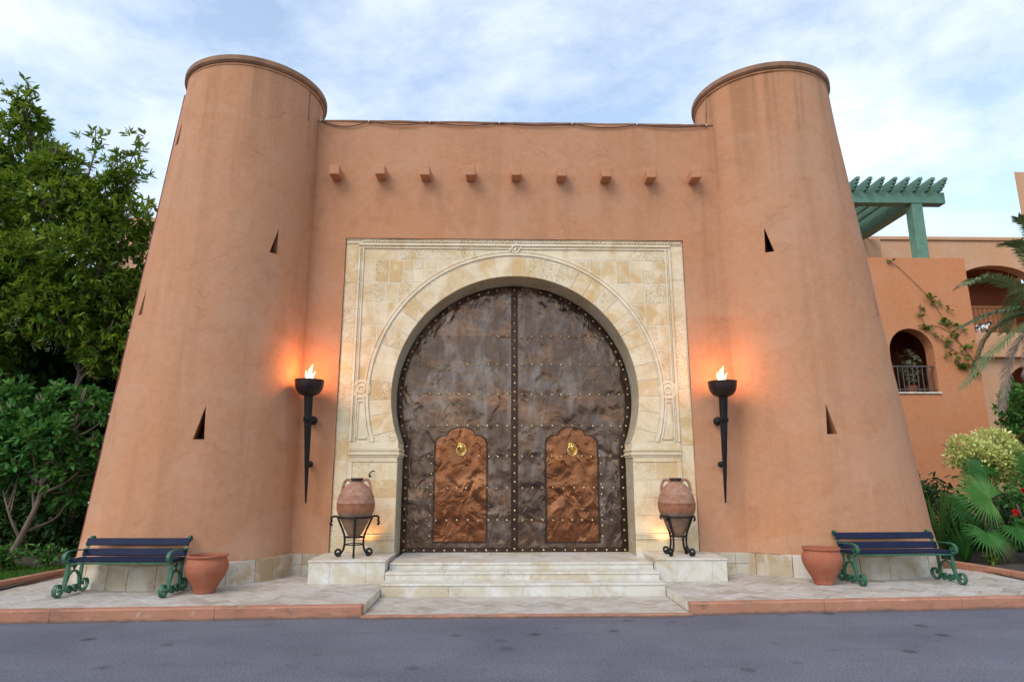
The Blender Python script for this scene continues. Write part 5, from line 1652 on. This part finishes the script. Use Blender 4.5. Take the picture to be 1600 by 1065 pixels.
for (hub, nr, ax, R_, sg, t0) in FL:
    mb = MB(); tl = []
    fan_leaf(mb, tl, hub, nr, ax, R_, sg, t0)
    pet = smooth_path([(8.55, 11.4, 0.35), tuple((Vector(hub)+Vector((8.55, 11.4, 0.5)))/2+Vector((0, 0, 0.18))), hub], 4)
    n0 = len(mb.v); mb.tube(pet, 0.011, 5); tl += [0.45]*(len(mb.v)-n0)
    me = bpy.data.meshes.new('fan_leaf'); me.from_pydata(mb.v, [], mb.f); me.update(); add_tint(me, tl)
    o = link_mesh('fan_leaf', me, M['leaf_fan'], fp); o.location = -fp.location
tk = MB().tube([(8.55, 11.4, 0.1), (8.55, 11.4, 0.3), (8.56, 11.4, 0.55)], [0.13, 0.12, 0.07], 10)
o = tk.build('trunk', M['bark'], fp, True); o.location = -fp.location

hb = tag(empty('hibiscus_bush', (8.95, 10.95, 0.15)), 'leafy bush with red flowers at the right edge of the photo', 'shrub')
s_ = MB()
for _ in range(9):
    e = (8.9+random.uniform(-.5, .6), 10.95+random.uniform(-.3, .3), random.uniform(0.7, 1.7))
    s_.tube(smooth_path([(8.95, 10.98, 0.1), ((8.95+e[0])/2, 10.97, e[2]*0.5), e], 4), 0.013, 5)
o = s_.build('stems', M['bark'], hb, True); o.location = -hb.location
P, D = crown_points([(8.75, 10.95, 1.25, 0.42), (9.0, 11.0, 0.85, 0.45), (8.62, 10.95, 0.62, 0.34), (9.2, 11.0, 1.5, 0.45), (9.3, 10.9, 0.6, 0.4)], 900, 0.4)
bp, bd, ll, ww, ti = whorls(P, D, 5, 0.06, 0.11, 0.5)
leaves('foliage', bp, bd, ll, ww, M['leaf_bright'], hb, ti, 0.3, loc0=hb.location[:])
for (x, y, z) in ((8.447, 10.72, 1.36), (8.27, 10.75, 1.0), (8.478, 10.62, 0.70), (8.40, 10.62, 0.44), (8.62, 10.55, 0.95)):
    k = 16
    a = np.linspace(0, 2*np.pi, k, endpoint=False)
    d = np.stack([np.cos(a), np.full(k, -0.6), np.sin(a)], 1)+RNG.normal(size=(k, 3))*0.35
    leaves('flower', np.tile(np.array([x, y, z]), (k, 1)), d, 0.05+0.025*RNG.random(k), 0.045+0.0*a, M['flower'], hb, RNG.random(k), 0.4, loc0=hb.location[:])

def strap_plant(name, x, y, n, h, label, mat, t0):
    root = tag(empty(name, (x, y, 0.15)), label, 'plant')
    mb = MB(); tl = []
    for i in range(n):
        a = random.uniform(0, 2*math.pi); L = h*random.uniform(0.7, 1.15); out = random.uniform(0.15, 0.75)
        d = Vector((math.cos(a), math.sin(a), 0)); sd = Vector((-d.y, d.x, 0))
        b = len(mb.v); K = 6
        for k in range(K+1):
            t = k/K
            c = d*(out*L*t)+Vector((0, 0, L*(t-0.55*out*t*t)))
            w = 0.028*(1-t*t)+0.002
            mb.v += [tuple(c-sd*w), tuple(c+sd*w)]
        for k in range(K): mb.f.append((b+2*k, b+2*k+1, b+2*k+3, b+2*k+2))
        tl += [t0+random.uniform(-.25, .3)]*(2*(K+1))
    me = bpy.data.meshes.new('foliage'); me.from_pydata(mb.v, [], mb.f); me.update(); add_tint(me, tl)
    link_mesh('foliage', me, mat, root)
    return root
strap_plant('strap_leaf_plant', 7.62, 11.75, 60, 1.35, 'tall dark strap-leaved plant rising beside the right tower', M['leaf_dark'], 0.8)
strap_plant('strap_leaf_plant', 7.62, 11.15, 34, 0.95, 'arching green strap-leaved plant just behind the right bench', M['leaf_fan'], 0.25)
strap_plant('strap_leaf_plant', 8.1, 11.9, 50, 1.2, 'strap-leaved plant half hidden behind the fan palm', M['leaf_dark'], 0.9)
small_plant(7.75, 10.75, 0.22, 8, 'tiny plant on the soil behind the right bench', M['leaf_tree'], 0.05, 0.09, 0.4, spread=0.2)
leaf_mass('hedge', 'dark undergrowth hedge behind the fan palm on the right', 'hedge', 7.7, 13.0, 12.6, 13.6, 0.12, 1.25, 9000, 0.09, 0.17, 0.42, M['leaf_dark'], (9.5, 13.0, 0.1))

# shrubs below the lower arch, far right
tree('round_tree', (14.0, 17.2, 0.12), [(14.0, 17.2, 0.1), (14.05, 17.2, 1.2), (14.0, 17.1, 2.6)], 0.10,
     [(13.9, 17.0, 3.3, 0.75), (14.5, 17.2, 3.5, 0.8), (13.7, 17.0, 2.5, 0.8), (14.6, 17.0, 2.4, 0.9)],
     'dark green round tree under the palm beside the orange house', 330, 7, 0.10, 0.17, 0.42, M['leaf_bright'])

# date palm: crown just outside the frame, fronds reaching in
pc_ = Vector((11.75, 13.2, 5.05))
dp = tag(empty('date_palm', (11.9, 13.25, 0.1)), 'date palm at the right edge with long drooping grey-green fronds', 'palm')
tp = smooth_path([(11.9, 13.25, 0.05), (11.85, 13.2, 1.6), (11.8, 13.2, 3.2), (11.75, 13.2, 4.9)], 10)
o = MB().tube(tp, [0.24+0.02*math.sin(i*2.6) for i in range(len(tp))], 16).build('trunk', M['bark'], dp, True); o.location = -dp.location
def frond(pts, mat, t0, ll, name='frond'):
    mb = MB(); tl = []
    path = [Vector(p) for p in smooth_path(pts, 20)]
    n = len(path)
    mb.tube(path, [0.022*(1-0.85*i/n)+0.003 for i in range(n)], 5); tl += [t0]*len(mb.v)
    for i in range(3, n-1):
        t = (path[i+1]-path[i-1]).normalized()
        up = Vector((0, 0, 1)); sd = t.cross(up)
        if sd.length < 0.15: sd = t.cross(Vector((0.3, -1, 0)))
        sd.normalize(); nr = sd.cross(t).normalized()
        f = i/n
        L = ll*(0.45+0.9*f-1.0*f*f*f)*1.0
        for s in (-1, 1):
            for q in range(2):
                o_ = path[i]+(path[i+1]-path[i])*(q*0.5+random.uniform(-.1, .1))
                d = (sd*s*0.75+t*0.75+nr*random.uniform(0.05, 0.35)).normalized()
                LL = L*random.uniform(0.85, 1.1)
                wv = t*0.015
                m = o_+d*LL*0.55+Vector((0, 0, -0.05*LL)); e = o_+d*LL+Vector((0, 0, -0.28*LL*random.uniform(0.5, 1.4)))
                b = len(mb.v)
                mb.v += [tuple(o_-wv*0.6), tuple(o_+wv*0.6), tuple(m+wv), tuple(m-wv), tuple(e)]
                mb.f += [(b, b+1, b+2, b+3), (b+3, b+2, b+4)]
                tl += [t0+random.uniform(-.2, .25)]*5
    me = bpy.data.meshes.new(name); me.from_pydata(mb.v, [], mb.f); me.update(); add_tint(me, tl)
    o = link_mesh(name, me, mat, dp); o.location = -dp.location
    return o
C_ = tuple(pc_)
frond([C_, (10.9, 13.1, 5.60), (10.2, 13.0, 5.75), (9.62, 12.9, 5.55)], M['leaf_date'], 0.6, 0.58)
frond([C_, (11.2, 13.3, 5.15), (10.4, 13.3, 5.02), (9.75, 13.3, 4.72)], M['leaf_date'], 0.35, 0.55)
frond([C_, (11.2, 12.9, 4.9), (10.2, 12.9, 4.25), (9.3, 12.9, 3.35)], M['leaf_date'], 0.45, 0.55)
frond([C_, (11.25, 13.0, 4.85), (10.55, 13.0, 4.1), (10.1, 12.95, 2.9)], M['leaf_dead'], 0.55, 0.36)
frond([C_, (11.35, 12.8, 4.9), (10.85, 12.8, 4.4), (10.6, 12.8, 3.6)], M['leaf_dead'], 0.7, 0.36)
frond([C_, (11.55, 13.2, 5.9), (11.2, 13.1, 6.5), (10.75, 13.0, 6.55)], M['leaf_date'], 0.5, 0.45)
frond([C_, (11.7, 13.2, 6.1), (11.5, 13.1, 6.9), (11.25, 13.1, 7.2)], M['leaf_date'], 0.65, 0.45)
frond([C_, (12.1, 12.9, 5.9), (12.6, 12.5, 6.2), (13.2, 12.2, 5.9)], M['leaf_date'], 0.6, 0.5)
frond([C_, (12.3, 13.2, 5.3), (12.9, 13.2, 5.0), (13.5, 13.1, 4.2)], M['leaf_date'], 0.4, 0.5)
frond([C_, (11.9, 12.7, 5.5), (12.1, 12.1, 5.4), (12.3, 11.5, 4.6)], M['leaf_date'], 0.5, 0.5)
frond([C_, (11.9, 13.8, 5.7), (12.0, 14.4, 5.7), (12.1, 15.0, 5.0)], M['leaf_date'], 0.5, 0.5)
frond([C_, (11.35, 13.7, 5.1), (10.95, 14.1, 4.7), (10.7, 14.4, 3.9)], M['leaf_date'], 0.3, 0.45)

# climbing vine on the orange house
VY = HY-0.03
vn = tag(empty('climbing_vine', (15.2, VY, 3.6)), 'sparse climbing vine with small leaves on the orange house wall', 'vine')
vs1 = [[(15.22, VY, 4.7), (14.95, VY, 5.35), (14.45, VY, 6.1), (14.1, VY, 6.9), (13.75, VY, 7.45), (13.0, VY, 8.3), (12.6, VY, 8.62)],
       [(14.95, VY, 5.35), (14.5, VY, 5.5), (14.2, VY, 5.75), (13.95, VY, 6.05)],
       [(14.5, VY, 6.05), (14.1, VY, 6.3), (13.7, VY, 6.35), (13.5, VY, 6.4)],
       [(15.1, VY, 5.0), (14.8, VY, 5.1), (14.55, VY, 5.05)],
       [(14.75, VY, 5.7), (14.6, VY, 5.9), (14.9, VY, 6.3)],
       [(13.6, VY, 6.4), (13.5, VY, 6.75), (13.55, VY, 7.1)]]
mb = MB()
for p in vs1: mb.tube(smooth_path(p, 5), 0.008, 5)
o = mb.build('stems', M['stem'], vn, True); o.location = -vn.location
cl = [(13.85, 7.4, 5), (13.98, 7.2, 6), (14.15, 7.15, 3), (13.5, 6.95, 5), (13.5, 6.75, 4), (13.55, 6.3, 10), (13.75, 6.35, 4), (14.2, 6.55, 10), (14.42, 6.9, 4), (14.35, 6.45, 5), (14.65, 6.4, 4), (14.8, 6.25, 3), (13.95, 6.0, 5), (14.2, 5.75, 9), (14.35, 5.95, 4), (14.55, 6.0, 4), (14.2, 5.4, 6), (14.5, 5.35, 4), (14.75, 5.6, 6), (14.95, 5.75, 4), (14.85, 5.3, 5), (14.55, 5.05, 13), (14.75, 5.0, 7), (14.95, 5.05, 6), (15.05, 5.3, 4), (15.1, 4.75, 4), (14.5, 6.2, 3), (12.65, 8.6, 3)]
bp, bd = [], []
for (x, z, k) in cl:
    for _ in range(int(k*1.6)):
        bp.append((x+random.gauss(0, 0.07), VY-random.uniform(0.0, 0.06), z+random.gauss(0, 0.06))); bd.append((random.gauss(0, 0.7), -0.5, random.gauss(-0.2, 0.6)))
k = len(bp)
leaves('foliage', np.array(bp), np.array(bd), 0.10+0.05*RNG.random(k), 0.085+0.04*RNG.random(k), M['leaf_tree'], vn, 0.6*RNG.random(k), 0.3, loc0=vn.location[:])
# pale potted plant inside the arched window
small = tag(empty('window_plant', (13.42, HY+0.75, 4.15)), 'pale-leaved plant standing inside the arched window', 'plant')
MB().lathe([(0.0, 0.13), (0.30, 0.19), (0.33, 0.2), (0.33, 0.17)], 20).build('pot', M['terracotta'], small, True, 40)
P, D = crown_points([(0, 0, 0.75, 0.35), (0.02, 0, 1.25, 0.32)], 1300, 0.4)
k = len(P)
leaves('foliage', P, D, 0.09+0.06*RNG.random(k), 0.05+0.03*RNG.random(k), M['panicle'], small, RNG.random(k), 0.3)
